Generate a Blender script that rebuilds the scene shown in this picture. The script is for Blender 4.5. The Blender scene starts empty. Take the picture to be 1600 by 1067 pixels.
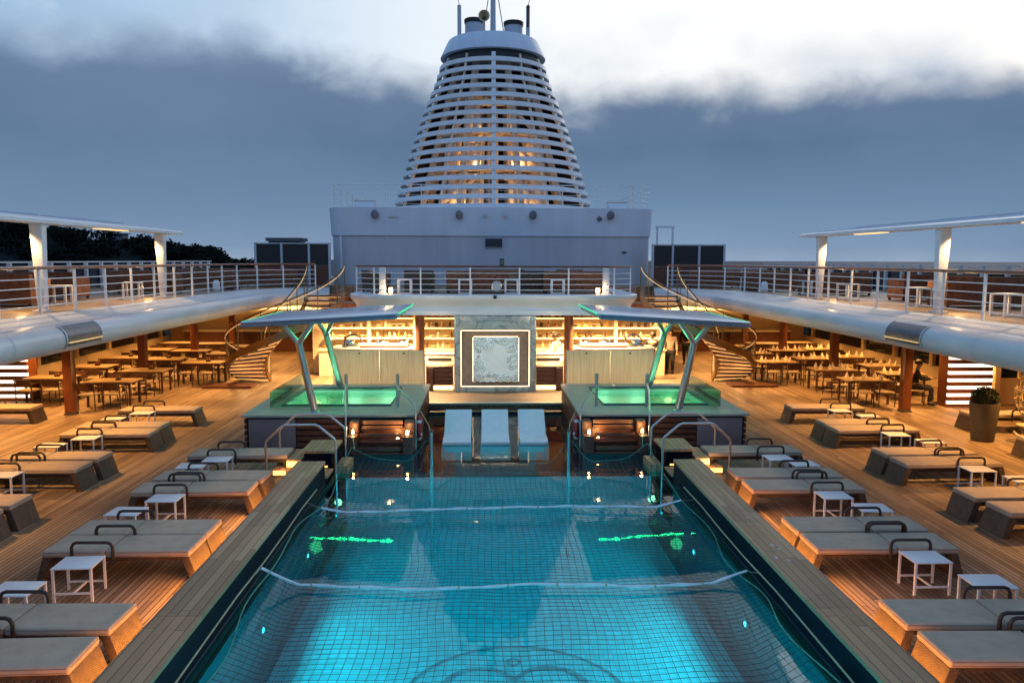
import bpy, bmesh, math, random
from mathutils import Vector, Matrix
R = math.radians
random.seed(7)
SC = bpy.context.scene
COL = SC.collection

# ------------------------------------------------------------------ materials
def _nt(name):
    m = bpy.data.materials.new(name); m.use_nodes = True
    nt = m.node_tree
    return m, nt, nt.nodes['Principled BSDF'], nt.nodes['Material Output']

def N(nt, t, **kw):
    n = nt.nodes.new('ShaderNode' + t)
    for k, v in kw.items():
        if k.startswith('i_'):
            key = k[2:]
            key = int(key) if key.isdigit() else key.replace('_', ' ')
            n.inputs[key].default_value = v
        else:
            setattr(n, k, v)
    return n

def M_(nt, op, a, b=None, c=None, clamp=False):
    n = nt.nodes.new('ShaderNodeMath'); n.operation = op; n.use_clamp = clamp
    for i, v in enumerate((a, b, c)):
        if v is None: continue
        if hasattr(v, 'is_output'): nt.links.new(v, n.inputs[i])
        else: n.inputs[i].default_value = v
    return n.outputs[0]

def mixc(nt, f, a, b, mode='MIX'):
    n = nt.nodes.new('ShaderNodeMix'); n.data_type = 'RGBA'; n.blend_type = mode
    for i, v in ((0, f), (6, a), (7, b)):
        if hasattr(v, 'is_output'): nt.links.new(v, n.inputs[i])
        else: n.inputs[i].default_value = v if i == 0 else (*v[:3], 1)
    return n.outputs[2]

def ramp(nt, f, stops):
    n = nt.nodes.new('ShaderNodeValToRGB')
    cr = n.color_ramp
    while len(cr.elements) < len(stops): cr.elements.new(0.5)
    for e, (p, c) in zip(cr.elements, stops):
        e.position = p; e.color = (*c, 1) if len(c) == 3 else c
    nt.links.new(f, n.inputs[0])
    return n.outputs[0]

def mat(name, col, rough=0.5, metal=0.0, var=0.12, vscale=6.0, bump=0.0, bscale=40.0, spec=0.5, coat=0.0, stretch=None):
    m, nt, b, o = _nt(name)
    tc = N(nt, 'TexCoord'); src = tc.outputs['Object']
    if stretch:
        mp = N(nt, 'Mapping'); mp.inputs['Scale'].default_value = stretch
        nt.links.new(src, mp.inputs[0]); src = mp.outputs[0]
    nz = N(nt, 'TexNoise'); nz.inputs['Scale'].default_value = vscale; nz.inputs['Detail'].default_value = 5
    nt.links.new(src, nz.inputs['Vector'])
    lo = tuple(c * (1 - var * 1.6) for c in col); hi = tuple(min(1, c * (1 + var * 1.6)) for c in col)
    c = ramp(nt, nz.outputs[0], [(0.28, lo), (0.72, hi)])
    nt.links.new(c, b.inputs['Base Color'])
    rr = M_(nt, 'MULTIPLY_ADD', nz.outputs[0], 0.2, max(0.0, rough - 0.1)); nt.links.new(rr, b.inputs['Roughness'])
    b.inputs['Metallic'].default_value = metal
    b.inputs['Specular IOR Level'].default_value = spec
    b.inputs['Coat Weight'].default_value = coat
    if bump:
        n2 = N(nt, 'TexNoise'); n2.inputs['Scale'].default_value = bscale; n2.inputs['Detail'].default_value = 3
        nt.links.new(src, n2.inputs['Vector'])
        bp = N(nt, 'Bump'); bp.inputs['Strength'].default_value = bump; bp.inputs['Distance'].default_value = 0.01
        nt.links.new(n2.outputs[0], bp.inputs['Height']); nt.links.new(bp.outputs[0], b.inputs['Normal'])
    return m

def plank_mat(name, cols, width, length, axis='Y', gap=0.1, rough=0.55, groove=(0.012, 0.009, 0.007), wear=0.35):
    """boards running along AXIS in world space, a dark seam between, each board its own tone"""
    m, nt, b, o = _nt(name)
    g = N(nt, 'NewGeometry'); sp = N(nt, 'SeparateXYZ'); nt.links.new(g.outputs['Position'], sp.inputs[0])
    across, along = {'Y': (0, 1), 'X': (1, 0), 'Z': (2, 0)}[axis]
    u = M_(nt, 'DIVIDE', sp.outputs[across], width)
    iu = M_(nt, 'FLOOR', u); fu = M_(nt, 'FRACT', u)
    w0 = N(nt, 'TexWhiteNoise', noise_dimensions='1D'); nt.links.new(iu, w0.inputs['W'])
    v = M_(nt, 'ADD', M_(nt, 'DIVIDE', sp.outputs[along], length), M_(nt, 'MULTIPLY', w0.outputs['Value'], 7.0))
    iv = M_(nt, 'FLOOR', v); fv = M_(nt, 'FRACT', v)
    w1 = N(nt, 'TexWhiteNoise', noise_dimensions='2D')
    cb = N(nt, 'CombineXYZ'); nt.links.new(iu, cb.inputs[0]); nt.links.new(iv, cb.inputs[1]); nt.links.new(cb.outputs[0], w1.inputs['Vector'])
    mp = N(nt, 'Mapping')
    s = [14.0, 14.0, 14.0]; s[along] = 1.2
    mp.inputs['Scale'].default_value = s; nt.links.new(g.outputs['Position'], mp.inputs[0])
    gr = N(nt, 'TexNoise'); gr.inputs['Scale'].default_value = 3.0; gr.inputs['Detail'].default_value = 6; nt.links.new(mp.outputs[0], gr.inputs['Vector'])
    big = N(nt, 'TexNoise'); big.inputs['Scale'].default_value = 0.55; big.inputs['Detail'].default_value = 6; nt.links.new(g.outputs['Position'], big.inputs['Vector'])
    t = M_(nt, 'ADD', M_(nt, 'MULTIPLY', w1.outputs['Value'], 0.6), M_(nt, 'MULTIPLY', gr.outputs[0], 0.4))
    c = ramp(nt, t, [(0.1, cols[0]), (0.5, cols[1]), (0.9, cols[2])])
    dirt = M_(nt, 'MULTIPLY', M_(nt, 'SUBTRACT', 0.58, big.outputs[0], clamp=True), 2.6 * wear, clamp=True)
    c = mixc(nt, dirt, c, tuple(x * 0.42 for x in cols[0]))
    e1 = M_(nt, 'LESS_THAN', fu, gap); e2 = M_(nt, 'LESS_THAN', fv, 0.004 / length * 2)
    e = M_(nt, 'MAXIMUM', e1, e2)
    c = mixc(nt, e, c, groove)
    nt.links.new(c, b.inputs['Base Color'])
    nt.links.new(M_(nt, 'MULTIPLY_ADD', gr.outputs[0], 0.3, rough - 0.15), b.inputs['Roughness'])
    bp = N(nt, 'Bump'); bp.inputs['Strength'].default_value = 0.35; bp.inputs['Distance'].default_value = 0.004
    nt.links.new(M_(nt, 'SUBTRACT', gr.outputs[0], M_(nt, 'MULTIPLY', e, 1.5)), bp.inputs['Height']); nt.links.new(bp.outputs[0], b.inputs['Normal'])
    return m

def tile_mat(name, col, grout, size, rough=0.15, mortar=0.03, var=0.2, spec=0.5):
    m, nt, b, o = _nt(name)
    g = N(nt, 'NewGeometry'); sp = N(nt, 'SeparateXYZ'); nt.links.new(g.outputs['Position'], sp.inputs[0])
    fr = []; fl = []
    for i in range(3):
        u = M_(nt, 'ADD', M_(nt, 'DIVIDE', sp.outputs[i], size), 0.31)
        fl.append(M_(nt, 'FLOOR', u)); fr.append(M_(nt, 'LESS_THAN', M_(nt, 'FRACT', u), mortar))
    nm = N(nt, 'SeparateXYZ'); nt.links.new(g.outputs['True Normal'], nm.inputs[0])
    e = 0.0
    for i in range(3):   # ignore the axis the face looks along
        keep = M_(nt, 'LESS_THAN', M_(nt, 'ABSOLUTE', nm.outputs[i]), 0.7)
        k = M_(nt, 'MULTIPLY', fr[i], keep)
        e = k if i == 0 else M_(nt, 'MAXIMUM', e, k)
    cb = N(nt, 'CombineXYZ')
    for i in range(3): nt.links.new(fl[i], cb.inputs[i])
    w = N(nt, 'TexWhiteNoise', noise_dimensions='3D'); nt.links.new(cb.outputs[0], w.inputs['Vector'])
    c = ramp(nt, w.outputs['Value'], [(0, tuple(x * (1 - var) for x in col)), (1, tuple(min(1, x * (1 + var)) for x in col))])
    c = mixc(nt, e, c, grout)
    nt.links.new(c, b.inputs['Base Color']); b.inputs['Roughness'].default_value = rough
    b.inputs['Specular IOR Level'].default_value = spec
    return m

def wicker_mat(name, col):
    m, nt, b, o = _nt(name)
    tc = N(nt, 'TexCoord'); sp = N(nt, 'SeparateXYZ'); nt.links.new(tc.outputs['Object'], sp.inputs[0])
    s = M_(nt, 'ADD', sp.outputs[0], sp.outputs[1])
    a = M_(nt, 'SINE', M_(nt, 'MULTIPLY', sp.outputs[2], 260.0)); c_ = M_(nt, 'SINE', M_(nt, 'MULTIPLY', s, 200.0))
    h = M_(nt, 'MULTIPLY', a, c_)
    nz = N(nt, 'TexNoise'); nz.inputs['Scale'].default_value = 9; nt.links.new(tc.outputs['Object'], nz.inputs['Vector'])
    t = M_(nt, 'MULTIPLY_ADD', h, 0.22, nz.outputs[0])
    c = ramp(nt, t, [(0.2, tuple(x * 0.45 for x in col)), (0.8, tuple(x * 1.45 for x in col))])
    nt.links.new(c, b.inputs['Base Color']); b.inputs['Roughness'].default_value = 0.6
    bp = N(nt, 'Bump'); bp.inputs['Strength'].default_value = 0.5; bp.inputs['Distance'].default_value = 0.006
    nt.links.new(h, bp.inputs['Height']); nt.links.new(bp.outputs[0], b.inputs['Normal'])
    return m

def emit(name, col, k):
    m, nt, b, o = _nt(name)
    b.inputs['Base Color'].default_value = (*[min(1, c) for c in col], 1)
    b.inputs['Emission Color'].default_value = (*col, 1); b.inputs['Emission Strength'].default_value = k
    return m

def glass(name, tint=(0.9, 0.96, 0.94), amt=0.12, rough=0.03):
    m, nt, b, o = _nt(name); nt.nodes.remove(b)
    tr = N(nt, 'BsdfTransparent'); tr.inputs[0].default_value = (*tint, 1)
    gl = N(nt, 'BsdfGlossy'); gl.inputs['Roughness'].default_value = rough
    fr = N(nt, 'Fresnel'); fr.inputs[0].default_value = 1.45
    mx = N(nt, 'MixShader'); f = M_(nt, 'ADD', M_(nt, 'MULTIPLY', fr.outputs[0], 0.8), amt * 0.3, clamp=True)
    nt.links.new(f, mx.inputs[0]); nt.links.new(tr.outputs[0], mx.inputs[1]); nt.links.new(gl.outputs[0], mx.inputs[2])
    nt.links.new(mx.outputs[0], o.inputs[0])
    return m

def water_mat(name, tint, bump, scale, ior=1.34):
    m, nt, b, o = _nt(name); nt.nodes.remove(b)
    g = N(nt, 'NewGeometry')
    mp = N(nt, 'Mapping'); mp.inputs['Scale'].default_value = (1, 0.6, 1); nt.links.new(g.outputs['Position'], mp.inputs[0])
    n1 = N(nt, 'TexNoise'); n1.inputs['Scale'].default_value = scale; n1.inputs['Detail'].default_value = 3; nt.links.new(mp.outputs[0], n1.inputs['Vector'])
    n2 = N(nt, 'TexNoise'); n2.inputs['Scale'].default_value = scale * 6; n2.inputs['Detail'].default_value = 2; nt.links.new(mp.outputs[0], n2.inputs['Vector'])
    h = M_(nt, 'MULTIPLY_ADD', n2.outputs[0], 0.18, n1.outputs[0])
    bp = N(nt, 'Bump'); bp.inputs['Strength'].default_value = bump; bp.inputs['Distance'].default_value = 0.05; nt.links.new(h, bp.inputs['Height'])
    tr = N(nt, 'BsdfTransparent'); tr.inputs[0].default_value = (*tint, 1)
    gl = N(nt, 'BsdfGlossy'); gl.inputs['Roughness'].default_value = 0.015; nt.links.new(bp.outputs[0], gl.inputs['Normal'])
    fr = N(nt, 'Fresnel'); fr.inputs[0].default_value = ior; nt.links.new(bp.outputs[0], fr.inputs['Normal'])
    mx = N(nt, 'MixShader'); nt.links.new(fr.outputs[0], mx.inputs[0]); nt.links.new(tr.outputs[0], mx.inputs[1]); nt.links.new(gl.outputs[0], mx.inputs[2])
    nt.links.new(mx.outputs[0], o.inputs[0])
    return m

def translucent(name, col, mixf=0.5):
    m, nt, b, o = _nt(name)
    b.inputs['Base Color'].default_value = (*col, 1); b.inputs['Roughness'].default_value = 0.6
    g = N(nt, 'NewGeometry'); mp = N(nt, 'Mapping'); mp.inputs['Scale'].default_value = (40, 40, 1.5); nt.links.new(g.outputs['Position'], mp.inputs[0])
    nz = N(nt, 'TexNoise'); nz.inputs['Scale'].default_value = 1.0; nz.inputs['Detail'].default_value = 4; nt.links.new(mp.outputs[0], nz.inputs['Vector'])
    c = ramp(nt, nz.outputs[0], [(0.3, tuple(x * 0.8 for x in col)), (0.7, tuple(min(1, x * 1.15) for x in col))])
    tl = N(nt, 'BsdfTranslucent'); nt.links.new(c, tl.inputs[0]); nt.links.new(c, b.inputs['Base Color'])
    mx = N(nt, 'MixShader'); mx.inputs[0].default_value = mixf
    nt.links.new(b.outputs[0], mx.inputs[1]); nt.links.new(tl.outputs[0], mx.inputs[2]); nt.links.new(mx.outputs[0], o.inputs[0])
    return m

def marble_mat(name, col, vein):
    m, nt, b, o = _nt(name)
    g = N(nt, 'NewGeometry')
    n1 = N(nt, 'TexNoise'); n1.inputs['Scale'].default_value = 1.3; n1.inputs['Detail'].default_value = 8; n1.inputs['Distortion'].default_value = 1.6; nt.links.new(g.outputs['Position'], n1.inputs['Vector'])
    d = M_(nt, 'ABSOLUTE', M_(nt, 'SUBTRACT', n1.outputs[0], 0.5))
    c = ramp(nt, d, [(0.0, vein), (0.035, tuple((a + q) / 2 for a, q in zip(col, vein))), (0.12, col)])
    nt.links.new(c, b.inputs['Base Color']); b.inputs['Roughness'].default_value = 0.25
    return m

WARM = (1.0, 0.50, 0.16)
W2 = (1.0, 0.62, 0.27)
GREEN = (0.05, 1.0, 0.36)
MT = {}
MT['deck'] = plank_mat('teak_deck', [(0.17, 0.105, 0.060), (0.33, 0.22, 0.125), (0.48, 0.34, 0.205)], 0.078, 2.4, 'Y', 0.17, wear=0.7)
MT['coping'] = plank_mat('teak_coping', [(0.30, 0.165, 0.080), (0.44, 0.265, 0.135), (0.56, 0.37, 0.205)], 0.112, 1.9, 'Y', 0.07, rough=0.6, wear=0.3)
MT['teakx'] = plank_mat('teak_crosswise', [(0.17, 0.105, 0.06), (0.24, 0.155, 0.09), (0.31, 0.2, 0.12)], 0.09, 2.2, 'X', 0.08)
MT['slat'] = mat('dark_slat_wood', (0.115, 0.042, 0.022), 0.45, var=0.3, vscale=3, stretch=(1.5, 1.5, 14), bump=0.15, bscale=10)
MT['slat_pale'] = mat('amber_slat_wood', (0.30, 0.12, 0.045), 0.45, var=0.25, vscale=3, stretch=(1.5, 1.5, 14))
MT['column'] = mat('mahogany_column', (0.17, 0.052, 0.02), 0.35, var=0.2, vscale=3, stretch=(8, 8, 0.7), coat=0.2)
MT['darkwood'] = mat('dark_chair_wood', (0.075, 0.034, 0.018), 0.4, var=0.25, vscale=8, stretch=(6, 6, 1))
MT['tabletop'] = mat('blond_table_wood', (0.40, 0.28, 0.145), 0.35, var=0.15, vscale=4, stretch=(1, 9, 1))
MT['seat'] = mat('pale_seat_sling', (0.42, 0.32, 0.2), 0.7, var=0.12)
MT['white'] = mat('white_ship_paint', (0.74, 0.76, 0.80), 0.32, var=0.035, vscale=1.2, spec=0.5)
MT['cowl'] = mat('weathered_white_steel', (0.55, 0.56, 0.58), 0.36, var=0.10, vscale=1.6, bump=0.2, bscale=1.2, stretch=(1.5, .5, 2.0))
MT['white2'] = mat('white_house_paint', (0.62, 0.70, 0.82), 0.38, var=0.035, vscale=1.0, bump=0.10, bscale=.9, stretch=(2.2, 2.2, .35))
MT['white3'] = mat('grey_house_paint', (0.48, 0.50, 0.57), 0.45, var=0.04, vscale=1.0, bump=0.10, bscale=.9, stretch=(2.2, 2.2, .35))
MT['lining'] = mat('backdrop_black', (0.03, 0.03, 0.035), 0.8, var=0.3)  # plain black so the gaps between funnel rings read as shade
MT['cream'] = mat('cream_machinery_paint', (0.68, 0.56, 0.42), 0.45, var=0.15, vscale=3)
MT['powder'] = mat('white_powder_coat', (0.80, 0.80, 0.80), 0.4, var=0.03)
MT['steel'] = mat('brushed_steel', (0.55, 0.57, 0.60), 0.36, metal=1.0, var=0.03, vscale=2)
MT['darksteel'] = mat('dark_steel', (0.12, 0.13, 0.15), 0.4, metal=0.7, var=0.15, vscale=10)
MT['gold'] = mat('brass_rail', (0.34, 0.24, 0.13), 0.35, metal=1.0, var=0.05, vscale=3)
MT['black'] = mat('matt_black', (0.012, 0.013, 0.016), 0.5, var=0.2)
MT['wicker'] = wicker_mat('brown_wicker', (0.088, 0.056, 0.036))
MT['wicker_red'] = wicker_mat('russet_wicker', (0.20, 0.075, 0.032))
MT['wicker_cream'] = wicker_mat('cream_wicker', (0.62, 0.50, 0.32))
MT['cushion'] = mat('taupe_cushion', (0.47, 0.375, 0.275), 0.85, var=0.09, vscale=3.5, bump=0.4, bscale=16, spec=0.2)
MT['cushion_brown'] = mat('sofa_cushion', (0.28, 0.17, 0.09), 0.85, var=0.1, vscale=3, bump=0.3, bscale=120)
MT['piping'] = mat('cushion_piping', (0.24, 0.20, 0.165), 0.8, var=0.1)
MT['arm'] = mat('bronze_arm_tube', (0.040, 0.025, 0.018), 0.42, var=0.15, metal=0.0)
MT['navy'] = tile_mat('navy_pool_tile', (0.004, 0.005, 0.012), (0.010, 0.014, 0.024), 0.55, rough=0.5, mortar=0.015, var=0.35, spec=0.05)
MT['floortile'] = tile_mat('pool_floor_tile', (0.06, 0.62, 0.68), (0.04, 0.46, 0.52), 0.14, rough=0.4, mortar=0.1, var=0.12)
MT['walltile'] = tile_mat('pool_wall_tile', (0.008, 0.018, 0.030), (0.006, 0.012, 0.02), 0.14, rough=0.3, mortar=0.08, var=0.3)
MT['basin'] = mat('white_basin', (0.75, 0.8, 0.78), 0.4, var=0.03)
MT['emblem'] = mat('dark_emblem_tile', (0.05, 0.30, 0.35), 0.4, var=0.2)
MT['mosaic'] = tile_mat('stage_mosaic', (0.20, 0.13, 0.075), (0.09, 0.06, 0.04), 0.07, rough=0.35, mortar=0.16, var=0.45)
MT['greystone'] = mat('grey_panel', (0.20, 0.175, 0.18), 0.6, var=0.08, vscale=2)
MT['paleplinth'] = mat('tub_deck_stone', (0.36, 0.40, 0.34), 0.45, var=0.1, vscale=2.0)
MT['marble'] = marble_mat('grey_green_marble', (0.50, 0.55, 0.53), (0.25, 0.28, 0.29))
MT['niche'] = mat('niche_plaster', (0.24, 0.20, 0.17), 0.7, var=0.12, vscale=6)
MT['counter'] = mat('cream_counter', (0.72, 0.6, 0.42), 0.4, var=0.05)
MT['cream_wall'] = mat('cream_wall', (0.62, 0.48, 0.3), 0.6, var=0.08, vscale=1.5)
MT['redband'] = mat('dark_red_band', (0.28, 0.03, 0.025), 0.4, var=0.1)
MT['panel'] = translucent('woven_screen', (0.96, 0.88, 0.74), 0.72)
MT['canopy'] = mat('canopy_skin', (0.44, 0.51, 0.62), 0.22, var=0.04, vscale=1.0, metal=0.25)
MT['canopy_front'] = mat('canopy_front_trim', (0.20, 0.23, 0.29), 0.3, var=0.06, vscale=2, metal=0.4)
MT['canopy_under'] = mat('canopy_underside', (0.34, 0.38, 0.40), 0.5, var=0.06)
MT['canopy_edge'] = mat('canopy_edge', (0.10, 0.11, 0.14), 0.35, var=0.1)
MT['glass'] = glass('clear_glass')
MT['greenglass'] = glass('green_tinted_glass', (0.72, 0.92, 0.8), 0.25)
MT['darkglass'] = mat('dark_tinted_glass', (0.012, 0.018, 0.028), 0.08, var=0.2, vscale=2)
MT['water'] = water_mat('pool_water_surface', (0.22, 0.90, 0.95), 0.055, 1.5)
MT['tubwater'] = water_mat('tub_water_surface', (0.92, 1.0, 0.94), 0.2, 4.0)
MT['chaise'] = mat('resin_chaise', (0.80, 0.88, 0.92), 0.35, var=0.03)
MT['foam'] = mat('white_foam', (0.80, 0.82, 0.86), 0.7, var=0.06, vscale=8)
MT['stain'] = mat('pale_dropping', (0.52, 0.50, 0.47), 0.8, var=0.3, vscale=30)
MT['rope'] = mat('straw_rope', (0.50, 0.43, 0.26), 0.8, var=0.25, vscale=60)
MT['netcord'] = mat('green_net_cord', (0.006, 0.032, 0.030), 0.6, var=0.25, vscale=3)
MT['netrope'] = mat('green_border_rope', (0.05, 0.26, 0.20), 0.6, var=0.25, vscale=8)
MT['red'] = mat('red_buoy', (0.45, 0.03, 0.03), 0.5, var=0.15)
MT['led_warm'] = emit('warm_light_strip', WARM, 9.0)
MT['led_shelf'] = emit('shelf_light_strip', (1.0, 0.62, 0.22), 4.2)
MT['led_pale'] = emit('pale_slat_light', (1.0, 0.80, 0.62), 2.6)
MT['led_rail'] = emit('rail_light', (1.0, 0.62, 0.25), 0.55)
MT['led_tread'] = emit('tread_light_strip', (1.0, 0.60, 0.24), 0.55)
MT['led_step'] = emit('step_light_strip', (1.0, 0.55, 0.16), 2.2)
MT['led_art'] = emit('niche_light_strip', (1.0, 0.72, 0.45), 2.6)
MT['led_pergola'] = emit('warm_beam_strip', (1.0, 0.62, 0.28), 1.3)
MT['led_green'] = emit('green_light_strip', (0.05, 0.80, 0.36), 0.7)
MT['led_green2'] = emit('bright_green_light_strip', (0.03, 0.85, 0.30), 0.9)
MT['led_beam'] = emit('green_beam_light', (0.02, 1.0, 0.30), 22.0)
MT['candle'] = emit('candle_glow', (1.0, 0.62, 0.24), 30.0)
MT['bulb'] = emit('warm_bulb', (1.0, 0.7, 0.35), 6.0)
MT['poolfix'] = emit('pool_lamp_lens', (0.15, 0.95, 1.0), 5.0)
MT['soil'] = mat('dark_clipped_leaves', (0.022, 0.036, 0.014), 0.7, var=0.5, vscale=30)
MT['planter'] = mat('stone_planter', (0.07, 0.062, 0.05), 0.7, var=0.18, vscale=5, bump=0.3)
MT['hill'] = mat('hill_earth', (0.010, 0.016, 0.016), 0.95, var=0.4, vscale=0.02, spec=0.05)
MT['leaf'] = mat('far_foliage', (0.010, 0.017, 0.015), 0.9, var=0.5, vscale=0.4, spec=0.05)
MT['bark'] = mat('far_bark', (0.02, 0.016, 0.012), 0.9, var=0.3)
MT['sea'] = mat('sea_surface', (0.016, 0.034, 0.062), 0.6, var=0.3, vscale=0.01, bump=0.6, bscale=0.25, spec=0.08)
MT['plaster'] = mat('hill_house_wall', (0.10, 0.13, 0.17), 0.8, var=0.1)
MT['skin'] = mat('skin', (0.45, 0.25, 0.16), 0.55, var=0.06)
MT['hair'] = mat('dark_hair', (0.015, 0.011, 0.009), 0.6, var=0.3)
MT['cook'] = mat('cook_whites', (0.78, 0.75, 0.70), 0.8, var=0.04)
MT['dkcloth'] = mat('black_cloth', (0.016, 0.016, 0.02), 0.85, var=0.3)
MT['shirt'] = mat('beige_shirt', (0.42, 0.34, 0.24), 0.8, var=0.1)
MT['napkin'] = mat('cream_napkin', (0.78, 0.68, 0.5), 0.8, var=0.05)
MT['bottle1'] = mat('amber_bottle', (0.35, 0.14, 0.03), 0.12, var=0.2)
MT['bottle2'] = mat('pale_jar', (0.72, 0.62, 0.42), 0.2, var=0.15)
MT['bottle3'] = mat('dark_bottle', (0.06, 0.035, 0.02), 0.12, var=0.2)
MT['metalpan'] = mat('polished_lid', (0.75, 0.7, 0.6), 0.18, metal=1.0, var=0.05)
MT['relief'] = None

# ------------------------------------------------------------------ mesh builder
class MB:
    def __init__(s): s.v = []; s.f = []
    def add(s, vs, fs):
        o = len(s.v); s.v += [tuple(v) for v in vs]; s.f += [tuple(i + o for i in f) for f in fs]; return s
    def box(s, x0, x1, y0, y1, z0, z1):
        return s.add([(x0, y0, z0), (x1, y0, z0), (x1, y1, z0), (x0, y1, z0), (x0, y0, z1), (x1, y0, z1), (x1, y1, z1), (x0, y1, z1)],
                     [(3, 2, 1, 0), (4, 5, 6, 7), (0, 1, 5, 4), (1, 2, 6, 5), (2, 3, 7, 6), (3, 0, 4, 7)])
    def hexa(s, b, t):
        return s.add(list(b) + list(t), [(3, 2, 1, 0), (4, 5, 6, 7), (0, 1, 5, 4), (1, 2, 6, 5), (2, 3, 7, 6), (3, 0, 4, 7)])
    def bar(s, p, q, w, h, up=(0, 0, 1)):
        p = Vector(p); q = Vector(q); d = (q - p).normalized(); u = Vector(up)
        sd = d.cross(u)
        if sd.length < 1e-4: sd = d.cross(Vector((1, 0, 0)))
        sd.normalize(); u = sd.cross(d).normalized()
        c = [(-1, -1), (1, -1), (1, 1), (-1, 1)]
        return s.hexa([p + sd * a * w / 2 + u * b * h / 2 for a, b in c][::1], [q + sd * a * w / 2 + u * b * h / 2 for a, b in c])
    def tube(s, pts, r, n=8, closed=False, cap=True):
        pts = [Vector(p) for p in pts]; k = len(pts); rs = r if isinstance(r, (list, tuple)) else [r] * k
        o = len(s.v); prev = None
        for i, p in enumerate(pts):
            if closed: d = pts[(i + 1) % k] - pts[i - 1]
            else: d = pts[min(i + 1, k - 1)] - pts[max(i - 1, 0)]
            d.normalize()
            if prev is None:
                a = Vector((0, 0, 1)) if abs(d.z) < 0.9 else Vector((1, 0, 0))
                u = d.cross(a).normalized()
            else:
                u = (prev - d * prev.dot(d))
                u = u.normalized() if u.length > 1e-5 else d.orthogonal().normalized()
            prev = u; w = d.cross(u)
            for j in range(n):
                a = 2 * math.pi * j / n
                s.v.append(tuple(p + (u * math.cos(a) + w * math.sin(a)) * rs[i]))
        m = k if closed else k - 1
        for i in range(m):
            for j in range(n):
                a = o + i * n + j; b = o + i * n + (j + 1) % n
                c = o + ((i + 1) % k) * n + (j + 1) % n; d = o + ((i + 1) % k) * n + j
                s.f.append((a, b, c, d))
        if cap and not closed:
            s.f.append(tuple(o + j for j in range(n))[::-1]); s.f.append(tuple(o + (k - 1) * n + j for j in range(n)))
        return s
    def lathe(s, prof, c=(0, 0, 0), n=24, cap0=True, cap1=True):
        o = len(s.v)
        for r, z in prof:
            for j in range(n):
                a = 2 * math.pi * j / n; s.v.append((c[0] + r * math.cos(a), c[1] + r * math.sin(a), c[2] + z))
        for i in range(len(prof) - 1):
            for j in range(n):
                s.f.append((o + i * n + j, o + i * n + (j + 1) % n, o + (i + 1) * n + (j + 1) % n, o + (i + 1) * n + j))
        if cap0: s.f.append(tuple(o + j for j in range(n))[::-1])
        if cap1: s.f.append(tuple(o + (len(prof) - 1) * n + j for j in range(n)))
        return s
    def prism(s, poly, z0, z1):
        k = len(poly); o = len(s.v)
        s.v += [(x, y, z0) for x, y in poly] + [(x, y, z1) for x, y in poly]
        s.f.append(tuple(o + i for i in range(k))[::-1]); s.f.append(tuple(o + k + i for i in range(k)))
        for i in range(k): s.f.append((o + i, o + (i + 1) % k, o + k + (i + 1) % k, o + k + i))
        return s
    def sweep(s, prof, path, closed_prof=True):
        """prof: (offset to the path's right-hand normal, z) pairs; path: plan points (x, y)"""
        k = len(path); n = len(prof); o = len(s.v)
        for i, p in enumerate(path):
            p = Vector(p); ds = []
            if i > 0: ds.append((p - Vector(path[i - 1])).normalized())
            if i < k - 1: ds.append((Vector(path[i + 1]) - p).normalized())
            nn = [Vector((d.y, -d.x)) for d in ds]
            m = sum(nn, Vector((0, 0))).normalized(); sc = 1 / max(0.5, m.dot(nn[0]))
            for a, z in prof: s.v.append((p.x + m.x * a * sc, p.y + m.y * a * sc, z))
        e = n if closed_prof else n - 1
        for i in range(k - 1):
            for j in range(e):
                a = o + i * n + j; b = o + i * n + (j + 1) % n
                s.f.append((a, b, b + n, a + n))
        if closed_prof:
            s.f.append(tuple(o + j for j in range(n))[::-1]); s.f.append(tuple(o + (k - 1) * n + j for j in range(n)))
        return s
    def ball(s, c, r, nu=14, nv=9, squash=(1, 1, 1), lo=0.0, hi=1.0):
        pr = []
        for i in range(nv + 1):
            a = math.pi * (lo + (hi - lo) * i / nv) - math.pi / 2
            pr.append((max(1e-4, math.cos(a)), math.sin(a)))
        o = len(s.v); s.lathe(pr, (0, 0, 0), nu)
        for i in range(o, len(s.v)):
            v = s.v[i]; s.v[i] = (c[0] + v[0] * r * squash[0], c[1] + v[1] * r * squash[1], c[2] + v[2] * r * squash[2])
        return s
    def mir(s):
        s.v = [(-x, y, z) for x, y, z in s.v]; s.f = [f[::-1] for f in s.f]; return s
    def build(s, name, m, parent=None, smooth=False, bevel=0.0, world=False, seg=2, recalc=True):
        if not s.v: return None
        vs = s.v
        if parent is not None and world:
            L = parent.location; vs = [(x - L.x, y - L.y, z - L.z) for x, y, z in vs]
        me = bpy.data.meshes.new(name); me.from_pydata(vs, [], s.f)
        bm = bmesh.new(); bm.from_mesh(me)
        (bmesh.ops.recalc_face_normals(bm, faces=bm.faces) if recalc else None)
        if bevel: bmesh.ops.bevel(bm, geom=[e for e in bm.edges if len(e.link_faces) == 2 and e.calc_face_angle(0) > 0.6], offset=bevel, segments=seg, affect='EDGES', profile=0.6)
        bm.to_mesh(me); bm.free()
        me.materials.append(m if not isinstance(m, str) else MT[m])
        if smooth or bevel:
            for p in me.polygons: p.use_smooth = True
            try: me.set_sharp_from_angle(angle=R(38))
            except Exception: pass
        o = bpy.data.objects.new(name, me); COL.objects.link(o)
        if parent is not None: o.parent = parent
        return o

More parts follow.
